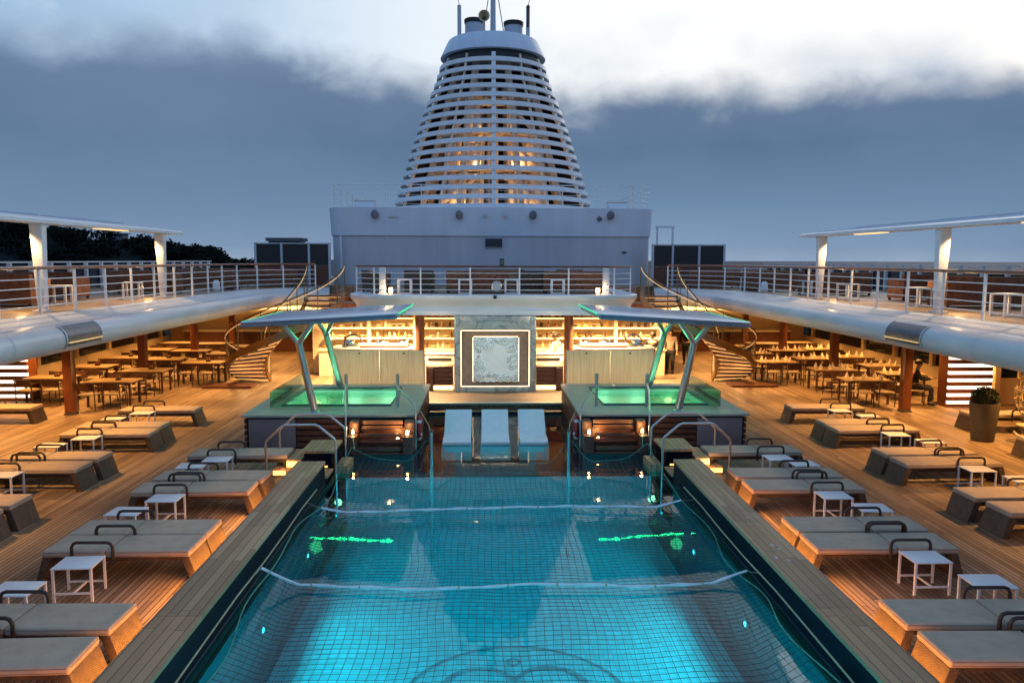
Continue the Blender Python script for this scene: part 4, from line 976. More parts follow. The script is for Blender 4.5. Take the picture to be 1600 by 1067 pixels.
# ------------------------------------------------------------------ buffet under the balcony
for s in (-1, 1):
    def X(a, b): return (a, b) if s > 0 else (-b, -a)
    t = thing('bar_counter', f'dark slatted bar front with glowing base beside the art wall, {SIDE[s]}', 'bar counter', (s * 1.7, 24.5, .25))
    MB().box(*X(1.34, 1.98), 24.3, 24.7, .42, 1.0).build('body', 'black', t, world=True)
    for k in range(4): MB().box(*X(1.33, 1.95), 24.25, 24.295, .43 + k * .14, .55 + k * .14).build('slat', 'slat', t, world=True, bevel=.008)
    MB().box(*X(1.955, 2.18), 24.15, 24.7, .26, 1.0).build('end_cheek', 'slat', t, world=True, bevel=.01)
    MB().box(*X(1.34, 1.95), 24.34, 24.36, .27, .40).build('base_light', 'led_shelf', t, world=True)
    MB().box(*X(1.31, 2.2), 24.2, 24.75, 1.003, 1.035).build('top', 'slat', t, world=True, bevel=.006)
    c = thing('mahogany_column', f'round mahogany column at the buffet beside the art wall, {SIDE[s]}', 'column', (s * 2.42, 24.9, 0), 0, 'mahogany columns by the buffet')
    MB().lathe([(.155, .03), (.155, 2.79)], n=24).build('shaft', 'column', c, smooth=True); MB().lathe([(.18, 0), (.18, .03)], n=24).build('base', 'steel', c, smooth=True)
    ib = thing('buffet_island', f'cream buffet island with red band and bright lamp rail, {SIDE[s]} of the art wall', 'buffet island', (s * 4.0, 26, 0))
    MB().box(*X(2.7, 5.4), 25.6, 26.4, 0, 1.42).build('body', 'counter', ib, world=True, bevel=.01)
    MB().box(*X(2.65, 5.45), 25.55, 26.45, 1.423, 1.47).build('top', 'counter', ib, world=True, bevel=.008)
    MB().box(*X(2.9, 4.5), 25.58, 25.66, 1.475, 1.55).build('red_band', 'redband', ib, world=True); MB().box(*X(2.9, 4.5), 25.575, 25.655, 1.553, 1.63).build('lamp_rail', 'led_shelf', ib, world=True)
    for k, x in enumerate((3.1, 3.8, 4.9)):
        d = thing('serving_dish', f'polished domed serving dish on the {SIDE[s]} buffet island, {ORD[k]} from the art wall', 'serving dish', (s * x, 26.1, 1.472), 0, 'domed dishes on the buffet islands')
        MB().box(-.24, .24, -.17, .17, 0, .10).build('pan', 'metalpan', d, bevel=.01); MB().ball((0, 0, .101), 1, 16, 8, (.22, .155, .15), .5, 1).build('lid', 'metalpan', d, smooth=True)
        MB().tube([(-.05, 0, .25), (-.04, 0, .29), (.04, 0, .29), (.05, 0, .25)], .01, 6).build('handle', 'darksteel', d)
    f = thing('arched_tap', f'dark arched tap standing on the buffet island end, {SIDE[s]}', 'tap', (s * 4.72, 25.75, 1.472))
    MB().tube([(.28 * math.cos(R(a)), 0, .18 + .25 * math.sin(R(a))) for a in range(0, 181, 18)], .03, 8).build('arch', 'darksteel', f, smooth=True)
    MB().tube([(-.28, 0, 0), (-.28, 0, .36)], .032, 8).build('upright', 'darksteel', f); MB().lathe([(.06, 0), (.06, .03)], (-.28, 0, 0), 12).build('base', 'darksteel', f)
    sh = thing('back_bar_shelving', f'brightly lit back shelving of the buffet, {SIDE[s]} of the art wall', 'shelving', (s * 4.3, 29.8, 0))
    MB().box(*X(1.2, 7.0), 29.9, 30.0, 0, 2.79).build('back_board', 'cream_wall', sh, world=True)
    MB().box(*X(1.2, 6.6), 29.1, 29.89, 0, .95).build('cabinet', 'counter', sh, world=True); MB().box(*X(1.2, 6.65), 29.05, 29.895, .953, 1.0).build('worktop', 'counter', sh, world=True)
    for k, z in enumerate((1.38, 1.78, 2.16)):
        MB().box(*X(1.25, 6.5), 29.5, 29.895, z, z + .035).build('shelf', 'counter', sh, world=True)
        MB().box(*X(1.28, 6.45), 29.49, 29.498, z - .015, z + .02).build('shelf_light', 'led_shelf', sh, world=True)
    MB().box(*X(1.3, 6.5), 29.6, 29.88, 2.50, 2.72).build('sign_band', 'column', sh, world=True)
    for xx in (2.95, 4.7): MB().box(*X(xx, xx + .12), 29.46, 29.9, 1.003, 2.78).build('upright', 'counter', sh, world=True)
    rnd = random.Random(11 + s)
    for zi_, z in enumerate((1.002, 1.417, 1.817, 2.197)):
        x = 1.38
        while x < 6.3:
            kind = rnd.choice(('bottle', 'jar', 'bowl', 'bottle')); x += rnd.uniform(.16, .34)
            if 2.90 < x < 3.12 or 4.65 < x < 4.87: x += .3
            mm = rnd.choice(('bottle1', 'bottle2', 'bottle3', 'bottle2'))
            b = MB()
            if kind == 'bottle': b.lathe([(.04, 0), (.042, .15), (.015, .2), (.014, .26)], n=9)
            elif kind == 'jar': b.lathe([(.06, 0), (.065, .13), (.05, .16), (.055, .175)], n=9)
            else: b.lathe([(.04, 0), (.10, .06), (.11, .085), (.09, .07), (.02, .03)], n=10)
            o = b.build({'bottle': 'bottle', 'jar': 'jar', 'bowl': 'bowl'}[kind], mm, smooth=True); o.location = (s * x, 29.66 + rnd.uniform(-.06, .08), z + .001)
            col = {'bottle1': 'amber', 'bottle2': 'pale', 'bottle3': 'dark'}[mm]
            tag(o, f'small {col} {kind} on {("the worktop", "the lowest shelf", "the middle shelf", "the top shelf")[zi_]} of the lit buffet shelving, {SIDE[s]}', kind, f'{col} {kind} pieces, buffet shelf {zi_}, {SIDE[s]}')
    light('SPOT', (s * 3.4, 24.7, 2.62), 1350, (1.0, .76, .48), .1, spot=140)
    for (x, y, z, e) in ((2.0, 27.3, 2.7, 1300), (3.6, 28.3, 2.7, 1800), (5.4, 28.0, 2.7, 1500), (3.4, 25.2, 2.6, 500), (6.8, 29.6, 2.7, 900), (2.2, 25.6, 2.7, 550), (.7, 25.4, 2.6, 260)):
        light('SPOT', (s * x, y, z), e, (1.0, .60, .24), .1, spot=140)
    for k, (x, y) in enumerate(((1.75, 27.2), (2.1, 26.6))):
        if s < 0 and k == 1: continue
    wc = thing('prep_counter', f'cream prep counter with dark control row behind the bar, {SIDE[s]}', 'counter', (s * 1.75, 26.3, 0))
    MB().box(*X(1.3, 2.4), 26.0, 26.7, 0, 1.18).build('body', 'counter', wc, world=True, bevel=.008); MB().box(*X(1.45, 2.25), 25.985, 25.998, .98, 1.08).build('control_row', 'black', wc, world=True)
    MB().box(*X(1.28, 2.42), 25.97, 26.72, 1.183, 1.21).build('top', 'steel', wc, world=True)

# ------------------------------------------------------------------ people: one skinned body, clothes and hair as children
def skin_mesh(name, pts, edges, m, parent, lv=2):
    me = bpy.data.meshes.new(name); me.from_pydata([p[0] for p in pts], edges, []); me.update()
    o = bpy.data.objects.new(name, me); COL.objects.link(o)
    sk = o.modifiers.new('skin', 'SKIN'); sk.use_smooth_shade = True
    for i, p in enumerate(pts):
        r = p[1]; me.skin_vertices[0].data[i].radius = (r, r) if not isinstance(r, tuple) else r
    me.skin_vertices[0].data[0].use_root = True
    ss = o.modifiers.new('subd', 'SUBSURF'); ss.levels = lv; ss.render_levels = lv
    me.materials.append(MT[m]); o.parent = parent
    return o
def person(lab, loc, rz, J, top, bottom, hair='hair', sleeve=True, apron=False, sc=1.0, hat=False):
    t = thing('person', lab, 'person', loc, rz); t.scale = (sc, sc, sc)
    V = Vector
    names = list(J); j = {k: V(v) for k, v in J.items()}
    P = []; E = []; ix = {}
    def add(k, p, r): ix[k] = len(P); P.append((tuple(p), r)); return ix[k]
    add('pelvis', j['pelvis'], (.135, .10)); add('waist', j['pelvis'].lerp(j['neck'], .35), (.125, .09)); add('chest', j['pelvis'].lerp(j['neck'], .75), (.155, .10)); add('neck', j['neck'], .05); add('jaw', j['neck'].lerp(j['head'], .55), .062); add('head', j['head'], .093); add('crown', j['head'] + (j['head'] - j['neck']).normalized() * .09, .07)
    for a, b in (('pelvis', 'waist'), ('waist', 'chest'), ('chest', 'neck'), ('neck', 'jaw'), ('jaw', 'head'), ('head', 'crown')): E.append((ix[a], ix[b]))
    f = j['face']; add('nose', j['head'] + f * .105 + V((0, 0, -.02)), .016); E.append((ix['head'], ix['nose']))
    for sd in ('l', 'r'):
        add('sh' + sd, j['sh' + sd], .06); add('el' + sd, j['el' + sd], .042); add('wr' + sd, j['wr' + sd], .028); E += [(ix['chest'], ix['sh' + sd]), (ix['sh' + sd], ix['el' + sd]), (ix['el' + sd], ix['wr' + sd])]
        d = (j['wr' + sd] - j['el' + sd]).normalized(); add('palm' + sd, j['wr' + sd] + d * .07, (.034, .018)); E.append((ix['wr' + sd], ix['palm' + sd]))
        q = d.cross(f).normalized() if d.cross(f).length > .1 else V((1, 0, 0))
        for n_, (off, ln) in enumerate(((-.028, .062), (-.009, .075), (.010, .072), (.028, .055))):
            b = j['wr' + sd] + d * .085 + q * off; add(f'f{n_}{sd}', b + d * ln * .55 + f * .008, .009); add(f'g{n_}{sd}', b + d * ln + f * .022, .008); E += [(ix['palm' + sd], ix[f'f{n_}{sd}']), (ix[f'f{n_}{sd}'], ix[f'g{n_}{sd}'])]
        add('th' + sd, j['wr' + sd] + d * .06 + f * .04, .010); E.append((ix['palm' + sd], ix['th' + sd]))
        add('hip' + sd, j['hip' + sd], .09); add('kn' + sd, j['kn' + sd], .058); add('an' + sd, j['an' + sd], .038); add('to' + sd, j['to' + sd], .03)
        E += [(ix['pelvis'], ix['hip' + sd]), (ix['hip' + sd], ix['kn' + sd]), (ix['kn' + sd], ix['an' + sd]), (ix['an' + sd], ix['to' + sd])]
    skin_mesh('body', P, E, 'skin', t, 1)
    def cloth(nm, keys, edges, m, grow, ends={}):
        pts = []; mp = {}
        for k in keys:
            p, r = P[ix[k]]; r = r if isinstance(r, tuple) else (r, r)
            mp[k] = len(pts); pts.append((ends.get(k, p), tuple(x + grow for x in r)))
        skin_mesh(nm, pts, [(mp[a], mp[b]) for a, b in edges], m, t, 2)
    cloth('shirt', ['chest', 'waist', 'pelvis', 'shl', 'shr', 'ell', 'elr', 'wrl', 'wrr'], [('chest', 'waist'), ('waist', 'pelvis'), ('chest', 'shl'), ('chest', 'shr'), ('shl', 'ell'), ('shr', 'elr'), ('ell', 'wrl'), ('elr', 'wrr')], top, .016)
    cloth('trousers', ['pelvis', 'hipl', 'hipr', 'knl', 'knr', 'anl', 'anr'], [('pelvis', 'hipl'), ('pelvis', 'hipr'), ('hipl', 'knl'), ('hipr', 'knr'), ('knl', 'anl'), ('knr', 'anr')], bottom, .02)
    for sd in ('l', 'r'):
        a, b = j['an' + sd], j['to' + sd]
        MB().tube([a + (a - b) * .25 + V((0, 0, -.03)), a + V((0, 0, -.03)), b], [.035, .05, .04], 8).build('shoe', 'black', t, smooth=True)
    h = j['head'] - f * .018 + V((0, 0, .035))
    MB().ball(h, 1, 14, 8, (.105, .112, .105), .42, 1).build('hair', hair, t, smooth=True)
    if hat: MB().lathe([(.09, 0), (.092, .09), (.085, .10)], (j['head'].x, j['head'].y, j['head'].z + .06), 14).build('cap', 'dkcloth', t, smooth=True)
    return t
def stand(step=.0, arms='down', lean=0.0):
    J = dict(pelvis=(0, 0, .92), neck=(0, .03 + lean, 1.46), head=(0, .05 + lean * 1.2, 1.62), face=(0, 1, 0), shl=(-.185, .01 + lean, 1.40), shr=(.185, .01 + lean, 1.40), hipl=(-.09, 0, .86), hipr=(.09, 0, .86),
             knl=(-.10, .03 + step, .48), knr=(.10, .03 - step, .48), anl=(-.10, step * 1.6, .08), anr=(.10, -.02 - step * 1.6, .08), tol=(-.11, step * 1.6 + .15, .035), tor=(.11, .13 - step * 1.6, .035))
    if arms == 'down': J.update(ell=(-.25, -.03, 1.12), elr=(.25, -.03, 1.12), wrl=(-.25, .07 + step * .5, .88), wrr=(.25, .07 - step * .5, .88))
    else: J.update(ell=(-.25, .06 + lean, 1.12), elr=(.25, .06 + lean, 1.12), wrl=(-.13, .33 + lean, 1.06), wrr=(.14, .34 + lean, 1.04))
    return J
person('cook in white jacket and dark cap behind the bar by the art wall', (2.35, 27.35, .0), R(60), stand(arms='work', lean=.10), 'cook', 'cook', hat=True, sc=1.03)
person('person in beige shirt and black trousers standing in the buffet passage', (6.95, 29.7, 0), R(170), stand(.05), 'shirt', 'dkcloth')
person('person all in black walking by the foot of the curved stair', (8.25, 32.2, 0), R(160), stand(.14), 'dkcloth', 'dkcloth')
person('person in black with long dark hair standing at the buffet island end', (5.9, 28.2, 0), R(-20), stand(.02, 'work'), 'dkcloth', 'dkcloth')
SEAT = dict(pelvis=(0, 0, .50), neck=(0, .06, 1.03), head=(0, .10, 1.19), face=(0, 1, 0), shl=(-.185, .05, .97), shr=(.185, .05, .97), hipl=(-.09, .05, .48), hipr=(.09, .05, .48), knl=(-.13, .45, .50), knr=(.12, .47, .50),
            anl=(-.13, .50, .08), anr=(.14, .40, .08), tol=(-.14, .65, .035), tor=(.16, .55, .035), ell=(-.27, .16, .76), elr=(.27, .16, .76), wrl=(-.14, .40, .79), wrr=(.12, .42, .79))
person('person in black sitting sideways at the sea side table beside the slatted screen', (13.05, 23.2, 0), R(-115), SEAT, 'dkcloth', 'dkcloth', sc=1.04)
sc_ = put(DC0, 1, (13.05, 23.1, 0), R(-115), 'dark dining chair under the person in black beside the sea side slatted screen', 'dining chairs under the upper decks')

# ------------------------------------------------------------------ planter and hanging chair, sea side
t = thing('boxwood_planter', 'tall stone planter with clipped round boxwood on the sea side deck', 'planter', (12.0, 18.25, 0))
MB().lathe([(.24, 0), (.255, .02), (.335, .92), (.335, .95), (.29, .95), (.28, .88)], n=28).build('pot', 'planter', t, smooth=True)
bm_ = MB(); rnd = random.Random(2)
bm_.ball((0, 0, 1.06), .235, 14, 9)
for _ in range(2600):
    d = Vector((rnd.gauss(0, 1), rnd.gauss(0, 1), rnd.gauss(0, 1))).normalized(); p = Vector((0, 0, 1.08)) + Vector((d.x * .29, d.y * .29, d.z * .25)) * rnd.uniform(.80, 1.10)
    a = Vector((rnd.gauss(0, 1), rnd.gauss(0, 1), rnd.gauss(0, 1))).normalized(); b = a.orthogonal().normalized(); q = a.cross(b); z = .022
    bm_.add([p + b * z, p + q * z * .6, p - b * z, p - q * z * .6], [(0, 1, 2, 3)])
bm_.build('foliage', 'soil', t)
t = thing('hanging_chair', 'cream wicker egg shaped swing chair on curved frame, sea side', 'swing chair', (13.7, 18.6, 0))
MB().tube([(0, .55, .03), (.3, .5, .03), (.55, 0, .03), (.3, -.5, .03), (0, -.55, .03), (-.3, -.5, .03), (-.55, 0, .03), (-.3, .5, .03)], .035, 8, closed=True).build('ground_ring', 'wicker_cream', t, smooth=True)
MB().tube([(0, .55, .03), (0, .72, .7), (0, .75, 1.4), (0, .55, 1.95), (0, .2, 2.12), (0, 0, 2.05)], .04, 8).build('stand_arm', 'wicker_cream', t, smooth=True)
MB().tube([(0, 0, 2.05), (0, 0, 1.86)], .012, 6).build('chain', 'steel', t)
for k in range(12):
    a = R(-60 + k * 300 / 11 + 90)
    MB().tube([(.62 * math.sin(R(u)) * math.cos(a), .52 * math.sin(R(u)) * math.sin(a), 1.10 + .78 * math.cos(R(u))) for u in range(0, 181, 15)], .016, 6).build('rib', 'wicker_cream', t, smooth=True)
for z in (.55, .75, .95, 1.2, 1.45, 1.65):
    r = math.sqrt(max(.05, 1 - ((z - 1.10) / .78) ** 2))
    MB().tube([(.62 * r * math.cos(R(-60 + 90 + u)), .52 * r * math.sin(R(30 + u)), z) for u in range(0, 301, 15)], .014, 6).build('hoop', 'wicker_cream', t, smooth=True)
MB().lathe([(.05, 0), (.42, .06), (.44, .14), (.36, .18), (.03, .17)], (0, .0, .46), 20).build('cushion', 'seat', t, smooth=True)
t = thing('wicker_side_table', 'round cream wicker table beside the swing chair, sea side', 'side table', (12.95, 17.9, 0))
MB().lathe([(.30, .42), (.30, .45)], n=24).build('table_top', 'wicker_cream', t, smooth=True)
for k in range(6): MB().tube([(.27 * math.cos(R(60 * k)), .27 * math.sin(R(60 * k)), .42), (.14 * math.cos(R(60 * k)), .14 * math.sin(R(60 * k)), .2), (.27 * math.cos(R(60 * k)), .27 * math.sin(R(60 * k)), 0)], .014, 6).build('leg', 'wicker_cream', t, smooth=True)
for s, x in ((1, 14.4),):
    t = thing('slatted_partition', 'cream partition with dark opening behind the swing chair, sea side', 'partition', (x, 20.6, 0))
    MB().box(-.6, -.45, -.06, .06, 0, 2.79).build('upright', 'cream_wall', t); MB().box(.05, .2, -.06, .06, 0, 2.79).build('upright', 'cream_wall', t); MB().box(-.449, .049, -.02, .02, 1.2, 2.79).build('dark_pane', 'darkglass', t); MB().box(-.449, .8, -.03, .03, 0, 1.195).build('low_board', 'cream_wall', t)

# ------------------------------------------------------------------ railings of the upper deck
def railing(name, label, path, z0, h, wires, post_gap, top='column', topr=.032, post='powder', postw=.045, parent_loc=None, group=None, wirer=.011):
    t = thing(name, label, 'railing', parent_loc or (path[0][0], path[0][1], z0), 0, group)
    seg = [(Vector(a), Vector(b)) for a, b in zip(path, path[1:])]
    MB().tube([(x, y, z0 + h) for x, y in path], topr, 8).build('handrail', top, t, world=True, smooth=True)
    for k in range(wires):
        MB().tube([(x, y, z0 + h * (k + 1) / (wires + 1) * .98 - .02) for x, y in path], wirer, 6).build('wire', post, t, world=True, smooth=True)
    tot = sum((b - a).length for a, b in seg); n = max(1, round(tot / post_gap)); d = 0; i = 0; acc = 0
    for k in range(n + 1):
        want = tot * k / n
        while i < len(seg) - 1 and acc + (seg[i][1] - seg[i][0]).length < want - 1e-6: acc += (seg[i][1] - seg[i][0]).length; i += 1
        a, b = seg[i]; p = a.lerp(b, min(1, (want - acc) / max(1e-6, (b - a).length)))
        MB().box(p.x - postw / 2, p.x + postw / 2, p.y - postw / 2, p.y + postw / 2, z0, z0 + h - topr).build('post', post, t, world=True)
    return t
for s in (-1, 1):
    pth = [(s * 9.02, -3), (s * 9.02, 26.2)] + [(s * -1 * -1 * abs(x + .02), y) for x, y in []]
    pts = [(s * 9.02, -3), (s * 9.02, 26.2)]
    for i in range(1, 8):
        a = R(90 * i / 8); pts.append((s * (9.02 - 2.6 * (1 - math.cos(a))), 26.2 + 4.2 * math.sin(a)))
    railing('deck_railing', f'white post and wire railing with wood handrail along the {SIDE[s]} upper deck edge', pts, ZU + .012, .90, 4, 1.32, parent_loc=(s * 9.02, 12, ZU))
    # outer windbreak of posts and dark glass
    t = thing('outer_windbreak', f'outer windbreak of white posts and dark glass on the {SIDE[s]} ship edge', 'windbreak', (s * 15, 18, ZU))
    for k in range(40):
        y = -2 + k * 1.15
        if y < 42: MB().box(*((15.0, 15.11) if s > 0 else (-15.11, -15.0)), y - .055, y + .055, ZU, ZU + .95).build('post', 'white', t, world=True)
    for z in (.95, .80): MB().box(*((14.99, 15.12) if s > 0 else (-15.12, -14.99)), -3, 42, ZU + z + .001, ZU + z + .05).build('rail', 'white', t, world=True)
    MB().box(*((15.13, 15.15) if s > 0 else (-15.15, -15.13)), -3, 42, ZU, ZU + .72).build('glass_pane', 'darkglass', t, world=True)
    # canopy beam over the upper deck
    c = thing('deck_pergola', f'white beam and sloped slatted roof on tapered posts, {SIDE[s]} upper deck', 'pergola', (s * 9.6, 15, ZU))
    for y in (3.2, 9.7, 16.05, 21.95):
        b = [(s * 9.29, y - .08, ZU), (s * 9.42, y - .08, ZU), (s * 9.42, y + .08, ZU), (s * 9.29, y + .08, ZU)]
        MB().hexa(b, [(s * 9.24, y - .09, 5.10), (s * 9.50, y - .09, 5.10), (s * 9.50, y + .09, 5.10), (s * 9.24, y + .09, 5.10)]).build('post', 'white', c, world=True, bevel=.012)
        MB().box(*((9.24, 9.50) if s > 0 else (-9.50, -9.24)), y - .15, y + .15, ZU + .001, ZU + .05).build('post_base', 'powder', c, world=True)
    pr = [(9.15, 5.103), (9.60, 5.103), (9.60, 5.19), (9.52, 5.21), (9.22, 5.21), (9.15, 5.175)]
    def ex(poly, y0, y1, nm, m, bev=0):
        k = len(poly); mb = MB(); mb.v = [(s * x, y0, z) for x, z in poly] + [(s * x, y1, z) for x, z in poly]
        mb.f = [tuple(range(k)), tuple(range(2 * k - 1, k - 1, -1))] + [(i, (i + 1) % k, k + (i + 1) % k, k + i) for i in range(k)]
        return mb.build(nm, m, c, world=True, bevel=bev)
    ex(pr, -3, 23.05, 'beam', 'white')
    ex([(9.55, 5.225), (12.6, 5.50), (12.6, 5.54), (9.55, 5.275)], -3, 22.7, 'roof', 'white')
    for k in range(13): ex([(9.6, 5.282), (12.5, 5.538), (12.5, 5.57), (9.6, 5.312)], -2.5 + k * 1.9, -2.42 + k * 1.9, 'roof_batten', 'white3')
    for y in range(0, 24, 3): MB().tube([(s * 9.7, y, 5.20), (s * 12.5, y, 5.45)], .025, 6).build('rafter', 'white3', c, world=True)
    for y in (9.7, 16.05, 21.95): light('POINT', (s * 9.75, y - .05, ZU + .30), 9, W2, .05)
    for k, y in enumerate((12.9, 19.2)): MB().box(*((9.3, 9.5) if s > 0 else (-9.5, -9.3)), y - .7, y + .7, 5.085, 5.10).build('downlight_strip', 'led_pergola', c, world=True)
    for y in (12.9, 16.05, 19.2, 21.95): light('SPOT', (s * 9.72, y - .25, 5.05), 200, W2, .05, spot=120)

# centre balcony railing
railing('balcony_railing', 'wire railing with dark wood handrail across the balcony above the art wall', [(-4.55, 25.6), (-4.4, 24.9), (-3.6, 24.15), (3.6, 24.15), (4.4, 24.9), (4.55, 25.6)], ZU + .012, .88, 4, 1.45, 'slat', .032, parent_loc=(0, 24.2, ZU))
for s in (-1, 1):
    t = thing('balcony_post', f'white box post with glowing foot on the balcony, {SIDE[s]} end', 'post', (s * 3.55, 24.5, ZU))
    MB().box(-.10, .10, -.08, .08, .05, .92).build('shaft', 'white', t, bevel=.01); MB().box(-.14, .14, -.12, .12, 0, .048).build('base', 'powder', t)
    MB().lathe([(.05, .05), (.07, .10), (.06, .22)], (-s * .26, -.05, 0), 12).build('uplight', 'bulb', t, smooth=True)
    light('POINT', (s * 3.55 - s * .15, 24.3, ZU + .2), 5, W2, .05)
t = thing('round_crest_plaque', 'round grey plaque fixed at the middle of the balcony railing', 'plaque', (.05, 24.08, ZU + .28))
MB().tube([(.14 * math.cos(R(15 * i)), 0, .14 * math.sin(R(15 * i))) for i in range(24)], .022, 8, closed=True).build('ring', 'steel', t, smooth=True)
dsc = MB().lathe([(.125, 0), (.06, .02), (.02, .03)], n=24).build('disc', 'white3', t, smooth=True); dsc.rotation_euler = (R(90), 0, 0)
for k in range(4): MB().bar((.10 * math.cos(R(45 + 90 * k)), -.03, .10 * math.sin(R(45 + 90 * k))), (.04 * math.cos(R(45 + 90 * k)), -.035, .04 * math.sin(R(45 + 90 * k))), .02, .012).build('arm', 'steel', t)
t = thing('rail_speaker', 'small dark box speaker standing on the balcony handrail', 'speaker', (.22, 24.16, ZU + .925))
MB().box(-.07, .07, -.06, .06, 0, .22).build('case', 'black', t, bevel=.015); MB().box(-.05, .05, -.066, -.061, .03, .19).build('grille', 'darksteel', t)

# ------------------------------------------------------------------ upper deck furniture
def make_sofa(w, nm, wick):
    t = thing(nm, None, 'sofa')
    MB().box(-w / 2, w / 2, -.42, .42, .06, .36).build('base', wick, t, bevel=.015)
    MB().box(-w / 2, w / 2, .30, .44, .362, .74).build('backrest', wick, t, bevel=.02)
    for s in (-1, 1): MB().box(s * w / 2 - .14 if s > 0 else -w / 2, s * w / 2 if s > 0 else -w / 2 + .14, -.42, .298, .362, .62).build('armrest', wick, t, bevel=.02)
    n = max(1, round((w - .3) / .8)); cw = (w - .30) / n
    for k in range(n):
        x = -w / 2 + .15 + k * cw
        MB().box(x + .01, x + cw - .01, -.40, .295, .363, .50).build('seat_cushion', 'cushion_brown', t, bevel=.03); MB().box(x + .02, x + cw - .02, .17, .292, .505, .72).build('back_cushion', 'cushion_brown', t, bevel=.03)
    for x in (-w / 2 + .06, w / 2 - .06):
        for y in (-.38, .38): MB().box(x - .03, x + .03, y - .03, y + .03, 0, .058).build('leg', 'black', t)
    return t
def make_cube():
    t = thing('cube_table', None, 'side table')
    MB().box(-.22, .22, -.22, .22, .44, .47).build('table_top', 'powder', t, bevel=.004)
    for x in (-.195, .195):
        for y in (-.195, .195): MB().box(x - .025, x + .025, y - .025, y + .025, 0, .438).build('leg', 'powder', t)
    MB().box(-.169, .169, -.21, -.18, 0.0, .04).build('foot_bar', 'powder', t); MB().box(-.169, .169, .18, .21, 0.0, .04).build('foot_bar', 'powder', t)
    return t
S2 = make_sofa(2.1, 'wicker_sofa', 'wicker_red'); S1 = make_sofa(1.0, 'wicker_armchair', 'wicker'); CT = make_cube(); us = {}
def place(proto, x, y, rz, lab, grp):
    if proto.name not in us:
        us[proto.name] = 1; proto.location = (x, y, ZU); proto.rotation_euler = (0, 0, rz); return tag(proto, lab, None, grp)
    return copy_tree(proto, (x, y, ZU), rz, lab, grp)
for s in (-1, 1):
    for k, (x, y, a) in enumerate([(11.4, 12.2, 180), (12.2, 15.2, 180), (11.7, 18.3, 180), (12.4, 21.5, 180), (11.2, 25.0, 180), (10.4, 28.4, 180), (9.0, 31.4, 180), (11.3, 31.6, 180)]):
        place(S2, s * x, y, R(a), f'russet wicker sofa on the {SIDE[s]} upper deck, {ORD[k]} counting away from the camera', 'wicker sofas on the upper decks')
    for k, (x, y) in enumerate([(9.9, 13.6), (10.2, 15.1), (10.4, 18.6), (9.9, 21.3), (10.3, 24.6), (9.6, 28.6)]):
        place(CT, s * x, y, R(4 * k), f'white cube frame table behind the {SIDE[s]} upper deck railing, {ORD[k]} away from the camera', 'white cube tables on the upper decks')
    for k, (x, y) in enumerate([(9.75, 27.4)]):
        n_ = MB().lathe([(.11, 0), (.13, .05), (.11, .30), (.06, .36)], n=14).build('storm_lantern', 'foam', smooth=True); n_.location = (s * x, y, ZU)
        tag(n_, f'white storm lantern on the upper deck floor near the railing bend, {SIDE[s]}', 'lantern')
for k, (x, y, p, a, lab) in enumerate([(-4.0, 26.4, S1, 90, 'dark wicker armchair at the hill side end of the balcony'), (-2.55, 26.6, S1, 180, 'dark wicker armchair between the balcony end post and the long sofa, hill side'), (-.55, 26.0, S2, 180, 'long russet sofa at the middle of the balcony, back to the pool'),
                                       (1.35, 26.6, S1, 180, 'dark wicker armchair beside the middle balcony sofa, sea side of it'), (2.7, 25.9, S2, 180, 'russet sofa on the sea side of the balcony, back to the pool'), (.15, 29.4, S2, 0, 'russet sofa against the white house wall, behind the balcony middle'), (2.9, 28.8, S1, 0, 'dark wicker armchair at the back of the balcony, sea side')]):
    place(p, x, y, R(a), lab, 'balcony seats')
for k, x in enumerate((-2.9, -.95, .55, 2.05)):
    place(CT, x, 25.0, 0, f'white cube frame table at the balcony railing, {ORD[k]} from the hill side end', 'white cube tables on the balcony')

# dark windbreak boxes each side of the white house
for s in (-1, 1):
    t = thing('dark_windbreak', f'dark glass windbreak with white posts beside the white house, {SIDE[s]}', 'windbreak', (s * 8.5, 33, ZU))
    def X(a, b): return (a, b) if s > 0 else (-b, -a)
    for (a, b) in ((6.95, 7.72), (7.80, 8.85), (8.97, 9.95)): MB().box(*X(a, b), 33.0, 33.05, ZU + .85, ZU + 1.74).build('glass_pane', 'black', t, world=True)
    for x in (6.90, 7.76, 8.91, 10.0): MB().box(*X(x - .045, x + .045), 32.97, 33.08, ZU, ZU + 1.80).build('post', 'white3', t, world=True)
    MB().box(*X(6.85, 10.05), 32.985, 33.06, ZU + 1.745, ZU + 1.79).build('top_rail', 'white3', t, world=True)
    MB().box(*X(6.95, 9.95), 33.02, 33.06, ZU, ZU + .84).build('low_panel', 'slat', t, world=True)
    if s > 0:
        p = thing('white_portal_frame', 'slim white portal frame beside the white house, sea side', 'frame', (7.75, 34.5, ZU))
        for x in (-.35, .35): MB().box(x - .04, x + .04, -.04, .04, 0, 2.55).build('upright', 'white', p)
        MB().box(-.42, .42, -.06, .06, 2.553, 2.64).build('lintel', 'white', p)
    else:
        p = thing('dark_kiosk', 'small dark kiosk roof rising behind the windbreak, hill side', 'kiosk', (-9.3, 35.5, ZU))
        MB().box(-.7, .7, -.5, .5, 0, 1.9).build('body', 'darkglass', p); MB().box(-.8, .8, -.6, .6, 1.903, 2.05).build('roof', 'darksteel', p)

